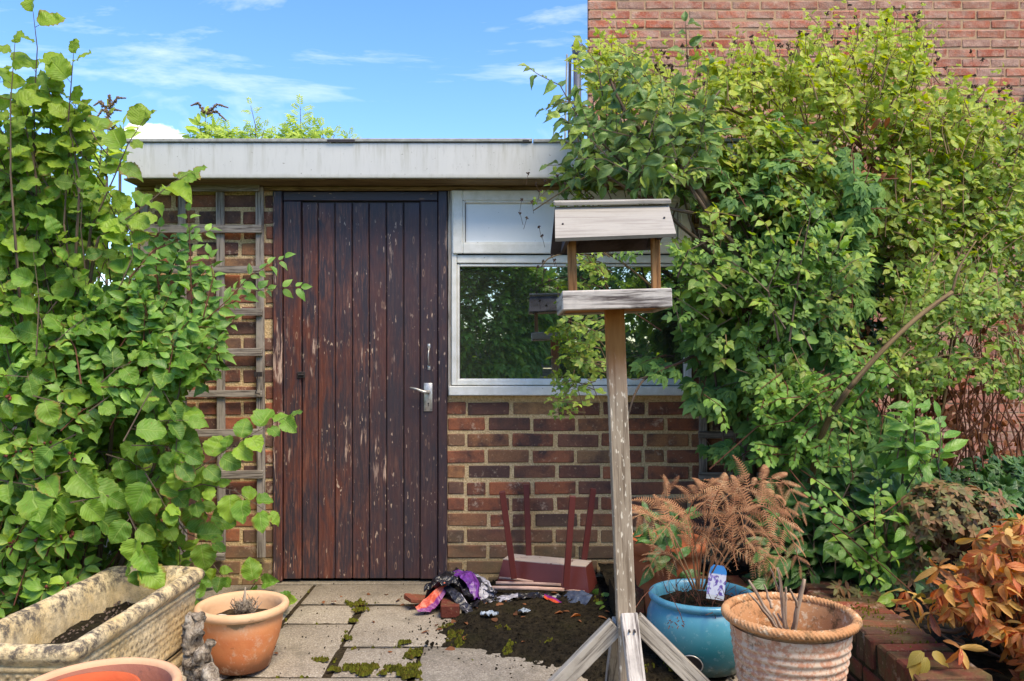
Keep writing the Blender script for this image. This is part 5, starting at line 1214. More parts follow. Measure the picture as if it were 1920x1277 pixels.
# ------------------------------------------------------------------ small leaved shrub reaching over the door
hs = thing('honeysuckle_shrub', 'bright green pointed-leaf shrub whose long sprigs reach over trellis and door', 'bush', (-1.5, 3.4, 0)); B = Bank(); tw = MB(); hc_ = (240, 720, 3.3)
fill(B, tw, [(240, 500), (330, 430), (400, 490), (420, 640), (400, 700), (300, 760), (200, 760), (0, 740), (0, 600), (150, 540)], 170, 2.92, 3.3, .22, 7, .062, 'ovate', hc_, gap=-.4, opposite=True, jn=.6)
fill(B, tw, [(200, 700), (330, 720), (310, 800), (200, 800)], 20, 3.15, 3.4, .2, 6, .06, 'ovate', hc_, opposite=True)
for pts, n in (([(300, 620, 3.1), (400, 585, 3.1), (480, 545, 3.1), (565, 538, 3.1)], 11), ([(340, 640, 3.05), (430, 560, 3.05), (470, 515, 3.05), (535, 483, 3.05)], 11), ([(360, 600, 3.05), (357, 480, 3.05), (353, 395, 3.05)], 9), ([(300, 560, 3.1), (290, 480, 3.1), (300, 425, 3.1)], 7),
               ([(380, 600, 3.05), (400, 520, 3.05), (392, 475, 3.05)], 7), ([(330, 700, 3.1), (400, 640, 3.08), (440, 600, 3.06)], 8), ([(280, 440, 3.1), (330, 450, 3.1), (395, 432, 3.1)], 6), ([(330, 720, 3.0), (385, 680, 2.98), (410, 640, 2.97)], 6)):
    sprig(B, tw, [P(*p) for p in pts], n, .060, 'ovate', start=.1, rad=.003, opposite=True, jn=.55, grav=.05)
branches(hs, [([(240, 1150, 3.4), (220, 800, 3.3), (300, 560, 3.1)], .010, .003), ([(250, 1150, 3.4), (250, 860, 3.2), (340, 640, 3.05)], .010, .003), ([(245, 1150, 3.4), (180, 850, 3.3), (100, 640, 3.2)], .010, .003)], MT['redbark'])
tw.build('twigs', MT['redbark'], hs)['kind'] = 'stuff'; B.finish(hs, MT['l_honey'])
# ------------------------------------------------------------------ hypericum at the lower left
hp = thing('hypericum_shrub', 'low shrub with leaf pairs and small brown berry tufts behind the stone trough', 'bush', (-1.8, 3.1, 0)); B = Bank(); tw = MB(); bb = MB()
hpp = [(0, 790), (120, 770), (220, 860), (300, 960), (300, 1020), (225, 1062), (100, 1120), (0, 1165), (-120, 1190), (-120, 800)]
yn_ = lambda x, y: 2.92 if x < 180 else 3.05
fill(B, tw, hpp, 210, yn_, lambda x, y: 3.5, .20, 6, .070, 'ovate', (100, 1100, 3.3), gap=-.45, opposite=True, jn=.45, up=.5, seed=5)
fill(B, tw, [(300, 980), (345, 1010), (350, 1060), (240, 1055)], 16, 3.15, 3.5, .2, 5, .07, 'ovate', (300, 1100, 3.4), opposite=True)
def ico(mb, c, r, j=.15, sides=6):
    c = Vector(c); tube(mb, [c - Vector((0, 0, r)), c - Vector((0, 0, r * .6)), c, c + Vector((0, 0, r * .6)), c + Vector((0, 0, r))], [r * .15, r * .8, r, r * .8, r * .15], sides, True)
for px, py in ((32, 850), (60, 840), (72, 862), (88, 835), (12, 862), (125, 1095), (20, 1018), (75, 1010), (130, 1000), (85, 1105), (135, 855), (12, 745), (110, 1010)):
    for k in range(5): c = P(px + R.uniform(-9, 9), py + R.uniform(-8, 8), 2.86 + R.uniform(0, .04)); ico(bb, c, R.uniform(.004, .007)); tube(bb, [c, c + Vector((0, .02, -.03))], .0012, 3, False)
    for k in range(5): a = 2 * PI * k / 5; B.leaf('ovate', P(px, py, 2.885) + Vector((math.cos(a) * .01, 0, math.sin(a) * .008)), Vector((math.cos(a), -.35, math.sin(a) * .7 - .1)), UPN + rv(.3), .068)
bb.build('berry_tufts', MT['berry'], hp)['kind'] = 'stuff'
branches(hp, [([(100, 1170, 3.2), (60, 1000, 3.1), (40, 860, 3.0)], .007, .002), ([(110, 1170, 3.2), (130, 1020, 3.1), (130, 900, 3.0)], .007, .002), ([(120, 1170, 3.25), (190, 1080, 3.2), (240, 1010, 3.1)], .006, .002)], MT['redbark'])
tw.build('twigs', MT['redbark'], hp)['kind'] = 'stuff'; B.finish(hp, MT['l_hyper'])

# ------------------------------------------------------------------ apple tree at the shed corner
ap = thing('apple_tree', 'small apple tree with dark curled leaves and three green apples over window and fascia', 'tree', P(1400, 1060, 3.6)); B = Bank(); tw = MB()
A1 = [(1045, 215), (1090, 160), (1150, 120), (1185, 90), (1225, 160), (1290, 150), (1345, 190), (1350, 300), (1290, 360), (1230, 375), (1130, 350), (1035, 345), (1050, 270)]
fill(B, tw, A1, 105, 3.15, 3.65, .22, 6, .080, 'apple', (1240, 330, 3.6), gap=-.25, gf=4, jn=.8, grav=.4, seed=2)
fill(B, tw, [(1010, 310), (1110, 300), (1110, 370), (1040, 370)], 30, 3.35, 3.6, .16, 5, .055, 'apple', (1180, 350, 3.6), jn=.8, grav=.35)
for pts, n in (([(1090, 230, 3.3), (1050, 160, 3.28), (1010, 140, 3.26), (992, 128, 3.25)], 9), ([(1100, 200, 3.3), (1060, 190, 3.28), (1020, 205, 3.27)], 6), ([(1130, 180, 3.3), (1120, 120, 3.3), (1090, 80, 3.3)], 7), ([(1160, 200, 3.3), (1150, 140, 3.3), (1190, 95, 3.3)], 7), ([(1200, 260, 3.2), (1120, 240, 3.2), (1060, 230, 3.2)], 9),
               ([(1350, 300, 3.5), (1320, 210, 3.45), (1330, 120, 3.4)], 8), ([(1290, 130, 3.5), (1285, 40, 3.48)], 5)):
    sprig(B, tw, [P(*p) for p in pts], n, .072, 'apple', start=.1, rad=.0035, jn=.8, grav=.35)
branches(ap, [([(1400, 1060, 3.6), (1410, 760, 3.6), (1390, 520, 3.55), (1330, 390, 3.45), (1260, 300, 3.35), (1180, 222, 3.3), (1140, 140, 3.3)], .030, .005), ([(1330, 400, 3.45), (1300, 340, 3.4), (1285, 262, 3.4), (1350, 170, 3.4)], .010, .004),
              ([(1390, 470, 3.5), (1340, 420, 3.4), (1280, 340, 3.35), (1225, 380, 3.3), (1190, 300, 3.25), (1186, 262, 3.22)], .010, .004), ([(1300, 400, 3.4), (1220, 380, 3.3), (1140, 330, 3.25), (1097, 298, 3.22)], .009, .003),
              ([(1370, 500, 3.5), (1250, 400, 3.4), (1190, 330, 3.35), (1100, 240, 3.3)], .011, .003), ([(1290, 350, 3.4), (1230, 330, 3.3), (1265, 250, 3.3)], .007, .003), ([(1400, 620, 3.6), (1340, 500, 3.55), (1300, 430, 3.5), (1280, 360, 3.5)], .012, .004),
              ([(1430, 700, 3.65), (1440, 560, 3.6), (1400, 440, 3.6), (1330, 330, 3.55)], .012, .005), ([(1380, 620, 3.6), (1300, 560, 3.55), (1260, 440, 3.5), (1270, 380, 3.45)], .009, .003)], MT['barkwood'])
tw.build('twigs', MT['barkwood'], ap)['kind'] = 'stuff'; B.finish(ap, MT['l_apple'])
m, s = newmat('apple_skin'); n = s.noise(s.pos(), 60, 4); s.out(s.pbr(s.mix(n, C(120, 160, 52), C(168, 186, 78)), .35, None, .5)); MT['appleskin'] = m
for i, (px, py, r) in enumerate(((1194, 297, .029), (1259, 316, .024), (1240, 322, .019))):
    c = P(px, py, 3.24); mb = MB(); lathe(mb, [(.001, r * .72), (r * .25, r * .80), (r * .6, r * .74), (r * .92, r * .35), (r, 0), (r * .93, -r * .4), (r * .66, -r * .78), (r * .25, -r * .9), (.001, -r * .82)], 20, c)
    tube(mb, [c + Vector((0, 0, r * .7)), c + Vector((.004, 0, r * 1.3))], .0015, 5)
    tag(mb.build('apple', MT['appleskin'], None, True), ['largest green apple, hanging left of the other two above the bird table roof', 'yellow green apple right of the pair above the bird table roof', 'smaller apple tucked against the left side of the yellow green one'][i], 'apple', 'apples on the apple tree')

# ------------------------------------------------------------------ clematis mass
cm_ = thing('clematis_climber', 'huge yellow-green clematis with dark seed heads sprawling over shed roof and house wall', 'climber', P(1640, 1080, 3.7)); B = Bank(); tw = MB(); sh = MB()
C1 = [(1075, 95), (1140, 62), (1190, 105), (1260, 120), (1330, 105), (1400, 85), (1470, 75), (1530, 55), (1600, 60), (1680, 22), (1730, 40), (1735, 110), (1780, 140), (1860, 165), (1925, 190), (2000, 200), (2000, 560), (1925, 620), (1860, 560), (1780, 520), (1690, 560), (1640, 500), (1560, 470), (1420, 430), (1340, 330), (1200, 200), (1100, 180)]
def cy0(x, y): return 3.45 + max(0, (x - 1480)) / 520 * .35 + (0 if y > 300 else .0)
fill(B, tw, C1, 1300, cy0, lambda x, y: cy0(x, y) + .5, .19, 6, .078, ['tri', 'tri', 'ovate'], (1600, 420, 4.0), gap=-.06, gf=3.6, jn=.6, up=.4, seed=1, petiole=.1, opposite=False)
fill(B, tw, C1, 620, lambda x, y: cy0(x, y) + .5, lambda x, y: cy0(x, y) + 1.2, .24, 5, .07, 'tri', (1600, 420, 4.0), gap=-.55, jn=.6, petiole=.1)
fill(B, tw, [(1680, 520), (1780, 500), (1925, 600), (2000, 620), (2000, 780), (1900, 740), (1800, 700), (1740, 760), (1640, 700)], 270, 3.4, 4.1, .22, 6, .072, 'tri', (1800, 500, 4.0), gap=-.1, jn=.5, petiole=.1, up=-.1)
fill(B, tw, [(1620, 600), (1700, 560), (1740, 640), (1690, 740), (1600, 760)], 40, 3.3, 3.7, .18, 5, .065, 'tri', (1700, 500, 4.0), gap=-.2, petiole=.1, up=-.2)
fill(B, tw, [(1250, 380), (1480, 360), (1640, 420), (1620, 620), (1560, 800), (1400, 760), (1300, 640), (1270, 520)], 120, 3.2, 3.5, .17, 6, .062, ['tri', 'ovate'], (1450, 560, 4.0), gap=-.02, gf=5, jn=.6, petiole=.1)
fill(B, tw, [(1370, 240), (1580, 240), (1580, 350), (1370, 350)], 56, 3.42, 3.6, .17, 6, .07, 'tri', (1500, 420, 4.0), gap=-.6, jn=.6, petiole=.1)
fill(B, tw, [(1180, 150), (1330, 180), (1340, 330), (1200, 340)], 30, 3.2, 3.5, .15, 6, .055, 'tri', (1280, 260, 4.0), gap=.0, gf=5, petiole=.1)
fill(B, tw, [(1070, 70), (1150, 55), (1190, 110), (1120, 160), (1075, 140)], 34, 3.4, 3.7, .14, 5, .05, 'tri', (1180, 160, 3.8), petiole=.1)
fill(B, tw, [(1010, 330), (1085, 320), (1090, 372), (1030, 420), (1000, 400)], 40, 3.35, 3.6, .12, 5, .044, 'tri', (1100, 350, 3.6), petiole=.1)
fill(B, tw, [(1065, 470), (1110, 460), (1120, 520), (1075, 540)], 14, 3.1, 3.5, .12, 4, .045, 'tri', (1160, 500, 3.6), petiole=.1)
fill(B, tw, [(1060, 590), (1130, 600), (1125, 690), (1075, 720), (1055, 660)], 22, 3.2, 3.6, .14, 5, .055, 'tri', (1200, 640, 3.7), petiole=.1)
fill(B, tw, [(1015, 715), (1085, 700), (1070, 775), (1010, 785)], 12, 3.4, 3.7, .12, 5, .042, 'tri', (1200, 640, 3.7), petiole=.1)
for _ in range(46):   # loose shoots standing out of the top
    x = R.uniform(1130, 1900); yt = np.interp(x, [1075, 1140, 1260, 1470, 1530, 1680, 1735, 1780, 1925], [95, 62, 120, 75, 55, 22, 60, 140, 190]); Y = cy0(x, 100) + R.uniform(0, .4)
    sprig(B, tw, [P(x, yt + 40, Y), P(x + R.uniform(-10, 14), yt + 5, Y), P(x + R.uniform(-26, 26), yt - R.uniform(8, 40), Y)], 4, .045, 'tri', rad=.0022, jn=.8, petiole=.1)
def seedhead(px, py, Y, r=.011):
    c = P(px, py, Y)
    for k in range(7): d = rv().normalized() * r; tube(sh, [c, c + d], [r * .45, r * .2], 4)
    tube(sh, [c, c + Vector((R.uniform(-.02, .02), 0, -.05))], .0011, 3, False)
for _ in range(95):
    x = R.uniform(1160, 1900); yt = np.interp(x, [1075, 1140, 1260, 1470, 1530, 1680, 1735, 1780, 1925], [95, 62, 120, 75, 55, 22, 60, 140, 190]); seedhead(x, yt + R.gauss(10, 28), cy0(x, 100) + R.uniform(-.05, .3))
for x, y in ((1005, 345), (1012, 358), (998, 378), (1022, 340), (975, 400), (988, 408), (1010, 425), (1016, 442), (1035, 478), (1018, 490), (1008, 500), (1022, 505), (1040, 488), (1100, 470), (1045, 330), (990, 325), (1060, 345), (978, 375), (1030, 525), (1045, 540), (1112, 480), (1090, 520)): seedhead(x, y, 3.35 + R.uniform(0, .1), .009)
sh.build('seed_heads', MT['seed'], cm_)['kind'] = 'stuff'
branches(cm_, [([(1640, 1080, 3.7), (1620, 860, 3.7), (1600, 640, 3.7), (1560, 400, 3.8), (1500, 200, 3.8)], .016, .004), ([(1655, 1080, 3.75), (1680, 800, 3.8), (1700, 500, 3.9), (1690, 200, 3.9)], .014, .003), ([(1660, 1080, 3.8), (1760, 800, 4.0), (1800, 500, 4.0), (1840, 250, 4.0)], .014, .003),
               ([(1560, 400, 3.8), (1450, 250, 3.75), (1300, 180, 3.7), (1150, 120, 3.6)], .009, .003), ([(1592, 728, 3.15), (1650, 662, 3.12), (1715, 600, 3.12), (1785, 548, 3.15)], .011, .009), ([(1592, 728, 3.15), (1540, 820, 3.3), (1500, 1000, 3.5)], .011, .014),
               ([(1785, 548, 3.15), (1800, 500, 3.15), (1830, 452, 3.16)], .006, .003), ([(1340, 330, 3.6), (1240, 250, 3.6), (1100, 330, 3.45), (1000, 395, 3.38)], .005, .002), ([(1250, 560, 3.5), (1130, 470, 3.4), (1040, 480, 3.35), (1015, 500, 3.35)], .005, .002)], MT['tanbark'])
branches(cm_, [([(1420, 760, 3.75), (1330, 670, 3.65), (1265, 684, 3.5), (1215, 705, 3.45), (1188, 745, 3.4), (1172, 815, 3.45), (1178, 860, 3.6)], .008, .003), ([(1215, 705, 3.45), (1190, 712, 3.42), (1172, 706, 3.4)], .003, .001)], MT['barkwood'])
tw.build('twigs', MT['tanbark'], cm_)['kind'] = 'stuff'; B.finish(cm_, MT['l_clem'])
# dead brown growth under the clematis, right
dd = thing('dead_shrub', 'brown tangle of dead stems and dry leaves against the house wall at right', 'dead plant', P(1800, 930, 4.6)); tw = MB(); B = Bank()
for _ in range(95):
    x = R.uniform(1600, 1950); y0, y1 = R.uniform(820, 960), R.uniform(520, 760); Y = R.uniform(3.9, 5.2); dx = R.gauss(0, 75)
    tube(tw, [P(x, y0, Y), P(x + dx * .3 + R.uniform(-12, 12), (y0 * 2 + y1) / 3, Y), P(x + dx * .8 + R.uniform(-14, 14), (y0 + 2 * y1) / 3, Y), P(x + dx, y1, Y)], [.005, .004, .003, .0015], 4, False, seed=R.random() * 9)
fill(B, None, [(1640, 640), (1925, 560), (1925, 860), (1740, 880), (1680, 780)], 240, 4.0, 5.2, .2, 5, .05, 'ovate', (1800, 700, 5), gap=-.1, jn=1.0, grav=.8)
fill(B, None, [(1540, 240), (1700, 220), (1720, 330), (1640, 420), (1560, 340)], 26, 3.6, 3.9, .2, 6, .05, 'lance', (1620, 300, 4), gap=-.3, jn=1.0, grav=.8)
fill(B, None, [(1500, 480), (1620, 470), (1640, 680), (1540, 760), (1490, 640)], 46, 3.7, 4.0, .2, 5, .05, 'ovate', (1560, 600, 4.4), gap=-.2, jn=1.0, grav=.8)
tw.build('dead_twigs', MT['redbark'], dd)['kind'] = 'stuff'; B.finish(dd, MT['l_brown'], 200)
# dark ivy layer added deep behind to shade the gap
iv = thing('shade_ivy', 'added dark ivy layer shading the gap between shed corner and house wall', 'ivy', P(1560, 1000, 4.6)); B = Bank(); tw = MB()
fill(B, tw, [(1480, 360), (1680, 380), (1690, 600), (1640, 760), (1760, 900), (2000, 880), (2000, 1100), (1480, 1100)], 330, 4.1, 5.0, .26, 6, .10, 'palm', (1560, 900, 5), gap=-.6, jn=.6)
branches(iv, [([(1560, 1000, 4.6), (1560, 700, 4.6), (1540, 420, 4.6)], .015, .006)], MT['barkwood'])
tw.build('twigs', MT['barkwood'], iv)['kind'] = 'stuff'; B.finish(iv, MT['l_dusk'], 120)
# creeper
cr = thing('virginia_creeper', 'dark green creeper with five-fingered leaves hanging beside the window', 'climber', P(1450, 1050, 3.7)); B = Bank(); tw = MB()
V1 = [(1275, 590), (1275, 500), (1330, 470), (1420, 430), (1470, 380), (1600, 400), (1640, 520), (1590, 640), (1560, 740), (1640, 800), (1700, 880), (1700, 930), (1500, 960), (1430, 870), (1410, 840), (1370, 780), (1310, 760), (1300, 690)]
fill(B, tw, V1, 260, 3.45, 3.85, .22, 5, .115, 'palm', (1450, 600, 3.9), gap=-.55, gf=4, jn=.45, grav=.5, up=-.1, petiole=.25, seed=8)
fill(B, tw, [(1200, 660), (1300, 700), (1290, 760), (1190, 735)], 3, 3.4, 3.6, .16, 4, .09, 'palm', (1350, 650, 3.8), grav=.5)
fill(B, tw, [(1470, 330), (1600, 300), (1650, 400), (1590, 480), (1490, 440)], 36, 3.4, 3.6, .22, 5, .10, 'palm', (1550, 250, 3.9), grav=.4)
fill(B, tw, [(1300, 780), (1340, 800), (1390, 870), (1320, 870)], 4, 3.5, 3.7, .14, 4, .09, 'palm', (1400, 700, 3.8), grav=.5)
fill(B, tw, [(1330, 200), (1500, 220), (1560, 330), (1480, 420), (1340, 400)], 26, 3.38, 3.5, .18, 5, .09, 'palm', (1450, 400, 3.9), gap=-.1, grav=.4)
branches(cr, [([(1450, 1050, 3.7), (1440, 800, 3.75), (1400, 600, 3.75), (1300, 520, 3.7)], .012, .004), ([(1460, 1050, 3.7), (1520, 750, 3.75), (1540, 420, 3.7)], .012, .004)], MT['barkwood'])
tw.build('twigs', MT['redbark'], cr)['kind'] = 'stuff'; B.finish(cr, MT['l_creep'])
# rambler
ra = thing('rambling_rose', 'mid green rambler with small leaflets between the bird table and the creeper', 'climber', P(1380, 1060, 3.6)); B = Bank(); tw = MB()
fill(B, tw, [(1255, 480), (1290, 455), (1400, 470), (1480, 380), (1560, 370), (1590, 470), (1560, 560), (1480, 640), (1400, 620), (1310, 650), (1280, 620), (1250, 560)], 200, 3.3, 3.6, .18, 5, .085, ['pinnate', 'tri', 'ovate', 'tri'], (1400, 560, 3.8), gap=-.2, gf=5, jn=.6, up=.35, petiole=.05, seed=4)
fill(B, tw, [(1270, 340), (1460, 330), (1480, 400), (1400, 460), (1300, 420)], 26, 3.4, 3.65, .18, 5, .08, ['pinnate', 'tri', 'ovate'], (1400, 560, 3.8), gap=.0, petiole=.05)
fill(B, tw, [(1390, 620), (1540, 640), (1560, 760), (1460, 800), (1400, 740)], 50, 3.35, 3.5, .18, 5, .08, ['tri', 'ovate', 'pinnate'], (1400, 560, 3.8), gap=.0, petiole=.05)
for pts in ([(1480, 640, 3.3), (1500, 500, 3.28), (1520, 400, 3.26), (1500, 360, 3.25)], [(1460, 640, 3.3), (1440, 540, 3.25), (1470, 470, 3.22)], [(1130, 480, 3.3), (1160, 460, 3.28), (1210, 455, 3.26)], [(1270, 520, 3.25), (1290, 470, 3.2), (1330, 450, 3.2)]): sprig(B, tw, [P(*p) for p in pts], 9, .085, 'pinnate', rad=.005, petiole=.05)
branches(ra, [([(1380, 1060, 3.6), (1380, 800, 3.6), (1440, 640, 3.4), (1480, 500, 3.4)], .009, .004), ([(1375, 1060, 3.6), (1340, 700, 3.6), (1270, 560, 3.5)], .008, .003)], MT['barkwood'])
tw.build('twigs', MT['barkwood'], ra)['kind'] = 'stuff'; B.finish(ra, MT['l_rose'])
# light small leaved honeysuckle
ho = thing('honeysuckle_vine', 'light lime green honeysuckle vine trailing over the lower part of the creeper', 'climber', P(1500, 1080, 3.5)); B = Bank(); tw = MB()
fill(B, tw, [(1390, 760), (1460, 700), (1520, 690), (1600, 760), (1640, 830), (1560, 880), (1460, 870), (1420, 885), (1390, 850)], 80, 3.2, 3.45, .17, 7, .036, 'small', (1500, 700, 3.8), gap=-.1, gf=5, opposite=True, jn=.5)
fill(B, tw, [(1580, 660), (1640, 650), (1650, 720), (1590, 740)], 18, 3.2, 3.4, .14, 6, .046, 'small', (1600, 700, 3.6), opposite=True)
for pts, n in (([(1500, 880, 3.3), (1560, 920, 3.1), (1620, 980, 3.0), (1680, 1050, 2.95)], 8), ([(1560, 1000, 3.1), (1610, 1060, 3.0), (1650, 1090, 2.95)], 7), ([(1650, 1100, 3.1), (1640, 1000, 3.0), (1640, 930, 2.98), (1655, 915, 2.98)], 14), ([(1320, 740, 3.3), (1350, 760, 3.2), (1360, 800, 3.2)], 7), ([(1600, 980, 3.0), (1560, 960, 3.0), (1520, 930, 3.0)], 6), ([(1600, 900, 3.2), (1590, 830, 3.15), (1600, 780, 3.15)], 8)):
    sprig(B, tw, [P(*p) for p in pts], n, .042, 'small', rad=.0022, opposite=True, jn=.5)
for pts in ([(1480, 880, 3.3), (1560, 980, 3.1), (1700, 1100, 2.95), (1760, 1160, 2.9)], [(1330, 880, 3.3), (1420, 800, 3.25), (1480, 790, 3.2), (1580, 700, 3.2)], [(1590, 1000, 3.1), (1660, 960, 3.0), (1700, 930, 3.0)], [(1240, 620, 3.4), (1150, 560, 3.35), (1100, 480, 3.3)]): tube(tw, [P(*p) for p in pts], [.003, .0025, .002, .0015][:len(pts)], 4, False)
tw.build('twigs', MT['redbark'], ho)['kind'] = 'stuff'; B.finish(ho, MT['l_light'])
# big pale leaves and dark evergreen
la = thing('laurel_shrub', 'shrub with large glossy pale green oval leaves at right of the bed', 'bush', P(1690, 1080, 3.4)); B = Bank(); tw = MB()
fill(B, tw, [(1640, 770), (1700, 745), (1765, 760), (1775, 840), (1700, 870), (1640, 840)], 16, 3.05, 3.25, .16, 6, .095, 'big', (1690, 860, 3.4), gap=-.9, jn=.35, up=.5)
fill(B, tw, [(1600, 960), (1660, 930), (1730, 960), (1730, 1080), (1640, 1090), (1590, 1030)], 14, 2.98, 3.2, .16, 6, .105, 'big', (1660, 1100, 3.4), gap=-.9, jn=.4, up=.5)
branches(la, [([(1690, 1080, 3.4), (1690, 950, 3.3), (1700, 800, 3.15)], .010, .004), ([(1670, 1090, 3.3), (1660, 1000, 3.1), (1650, 940, 3.0)], .008, .003)], MT['barkwood'])
tw.build('twigs', MT['barkwood'], la)['kind'] = 'stuff'; B.finish(la, MT['l_light'])
ev = thing('evergreen_shrub', 'low dark evergreen shrub with long leaves behind the terracotta pots', 'bush', P(1560, 1110, 3.5)); B = Bank(); tw = MB()
fill(B, tw, [(1440, 880), (1560, 860), (1720, 860), (1740, 1060), (1660, 1100), (1500, 1110), (1440, 1060)], 150, 3.25, 3.7, .2, 6, .12, 'big', (1560, 1110, 3.7), gap=-.6, jn=.4, up=.5)
fill(B, tw, [(1190, 960), (1290, 950), (1290, 1050), (1185, 1040)], 10, 3.1, 3.3, .13, 5, .085, 'big', (1250, 1060, 3.3), gap=-.9, jn=.4)
fill(B, tw, [(1740, 880), (1925, 850), (1960, 1000), (1800, 960)], 50, 3.7, 4.3, .2, 6, .11, 'palm', (1830, 1000, 4.4), gap=-.6)
branches(ev, [([(1560, 1110, 3.5), (1540, 1000, 3.45), (1500, 920, 3.35)], .008, .003), ([(1570, 1110, 3.5), (1620, 1000, 3.45), (1650, 900, 3.35)], .008, .003)], MT['barkwood'])
tw.build('twigs', MT['barkwood'], ev)['kind'] = 'stuff'; B.finish(ev, MT['l_dark'])
# azalea, rosettes of small bronzed leaves
az = thing('azalea_shrub', 'rounded shrub of small bronze and olive leaves above the orange plant', 'bush', P(1790, 1090, 3.2)); B = Bank(); tw = MB()
def rosette(bank, p, d, n, size, kind, spread=.9, jn=.3, droop=0.0):
    d = Vector(d).normalized(); a = d.orthogonal().normalized(); b = d.cross(a); t0 = R.random() * 6
    for k in range(n):
        t = t0 + 2 * PI * k / n; o = a * math.cos(t) + b * math.sin(t); ax = (d * (1 - spread) + o * spread + rv(.15 + droop * .6) + Vector((0, 0, -droop))).normalized(); bank.leaf(kind, p, ax, d + rv(jn), size * R.uniform(.75, 1.15))
az_c = P(1785, 1000, 3.02)
for _ in range(900):
    d = rv(); 
    if d.length > 1 or d.length < .35: continue
    d.z = abs(d.z) * 1 if R.random() < .75 else d.z
    p = az_c + Vector((d.x * .21, d.y * .16, d.z * .20)) * (1 + .12 * mn.noise(d * 3)); 
    if mn.noise(p * 12) < -.3: continue
    rosette(B, p, d.normalized() * .7 + Vector((0, -.4, .4)), 6, .030, R.choice(['small', 'lance'])); 
    if R.random() < .4: tube(tw, [az_c - Vector((0, 0, .1)), az_c.lerp(p, .5) + rv(.02), p], [.003, .002, .0015], 3, False)
for px, py in ((1710, 1060), (1700, 1085), (1740, 1110), (1690, 1040), (1850, 960), (1880, 940), (1560, 1105), (1600, 1110), (1640, 1115)):
    for k in range(3): rosette(B, P(px + R.uniform(-14, 14), py + R.uniform(-10, 10), 3.05), UPN, 6, .036, 'lance')
tw.build('twigs', MT['redbark'], az)['kind'] = 'stuff'; B.finish(az, MT['l_azalea'])
# orange plant
og = thing('withered_rhododendron', 'withered rhododendron with curled orange and yellow leaves at the right edge', 'bush', P(1900, 1250, 2.6)); B = Bank(); tw = MB(); gp = P(1960, 1300, 2.75)
O1 = [(1860, 1010), (1900, 975), (1990, 965), (1990, 1320), (1900, 1330), (1915, 1240), (1865, 1180), (1800, 1160), (1750, 1125), (1770, 1090), (1810, 1060)]
for _ in range(430):
    x, y = samp(O1); Y = R.uniform(2.30, 2.75); p = P(x, y, Y)
    if mn.noise(p * 7 + Vector((4, 0, 0))) < -.32: continue
    rosette(B, p, (p - gp).normalized() * .6 + Vector((-.1, -.5, .5)), R.randint(4, 7), .049, R.choice(['spoon', 'spoon', 'lance', 'ovate']), .7, .9, .65)
    if R.random() < .4: tube(tw, [gp + rv(.05), gp.lerp(p, .5) + rv(.05), p], [.007, .005, .0025], 5, False, nz=.1)
for x, y, Y in ((1712, 1125, 2.42), (1745, 1150, 2.4), (1790, 1140, 2.4), (1830, 1010, 2.6), (1760, 1065, 2.5), (1700, 1110, 2.5), (1800, 1215, 2.3), (1840, 1110, 2.4)): rosette(B, P(x, y, Y), (-.3, -.5, .5), 6, .060, 'spoon', .75, .9, .5)
branches(og, [([(1960, 1300, 2.75), (1860, 1170, 2.6), (1790, 1185, 2.5), (1735, 1175, 2.45)], .010, .006), ([(1960, 1300, 2.75), (1900, 1150, 2.6), (1850, 1050, 2.55)], .010, .004), ([(1960, 1320, 2.75), (1880, 1235, 2.5), (1780, 1200, 2.45), (1725, 1150, 2.45)], .006, .002)], MT['barkwood'])
tw.build('twigs', MT['barkwood'], og)['kind'] = 'stuff'; B.finish(og, MT['l_orange'])
B = Bank()
for x, y in ((1735, 1232), (1722, 1240), (1748, 1225), (1730, 1222)): B.leaf('ovate', P(x, y, 2.33), Vector((R.uniform(-1, 1), -.3, -.4)), UPN + rv(.5), .06)
fl = thing('fallen_leaves', 'few curled olive leaves lying on the coping bricks', 'leaves', P(1735, 1240, 2.34)); MT['l_olive'] = m_leaf('olive_leaf', [C(130, 124, 52), C(160, 140, 60)], C(180, 160, 90)); B.finish(fl, MT['l_olive'])

# ------------------------------------------------------------------ brown fern in the turquoise pot
fe = thing('dead_fern', 'rust brown dried fern arching out of the turquoise pot', 'fern', (blc[0], blc[1], .22))
def pinna_mesh(k, n=15):
    mb = MB(); q = []
    for i in range(n + 1):
        t = i / n; q.append(Vector((.07 * math.sin(t * 2.4 + k * 1.7), t * (1 - .12 * t), -(.25 + .09 * k) * t * t)))
    tube(mb, q[::3] + [q[-1]], .006, 3, False)
    for i in range(1, n + 1):
        t = i / n; L = .165 * math.sin(PI * (.16 + .80 * t)) ** .8 * (1 - .3 * t) + .02
        for sd in (-1, 1):
            p = q[i]; w_ = .0135; e = p + Vector((sd * L * .95, L * .38, -L * (.35 + .15 * mn.noise(Vector((i, k, sd)))))); m1 = p.lerp(e, .5) + Vector((0, 0, L * .12)); d = Vector((0, w_, .004))
            mb.add([tuple(p - d), tuple(p + d), tuple(m1 + d * .9), tuple(e), tuple(m1 - d * .9)], [[0, 1, 2, 4], [4, 2, 3]], [[(0, 0)] * 4, [(0, 0)] * 3])
    return mb
m, s = newmat('dry_fern'); r = s.m('FRACT', s.m('ADD', s.rnd(), s.m('MULTIPLY', s.isl(), .35))); c = s.ramp(r, [(0, C(164, 112, 80)), (.3, C(190, 142, 102)), (.6, C(144, 98, 70)), (.85, C(178, 134, 94)), (1, C(200, 162, 122))])
s.out(s.n('ShaderNodeMixShader', {0: .25, 1: s.pbr(c, .75, None, .15), 2: s.n('ShaderNodeBsdfTranslucent', {'Color': c})})); MT['fern'] = m
PM = [pinna_mesh(k).mesh('pinna', MT['fern']) for k in range(5)]
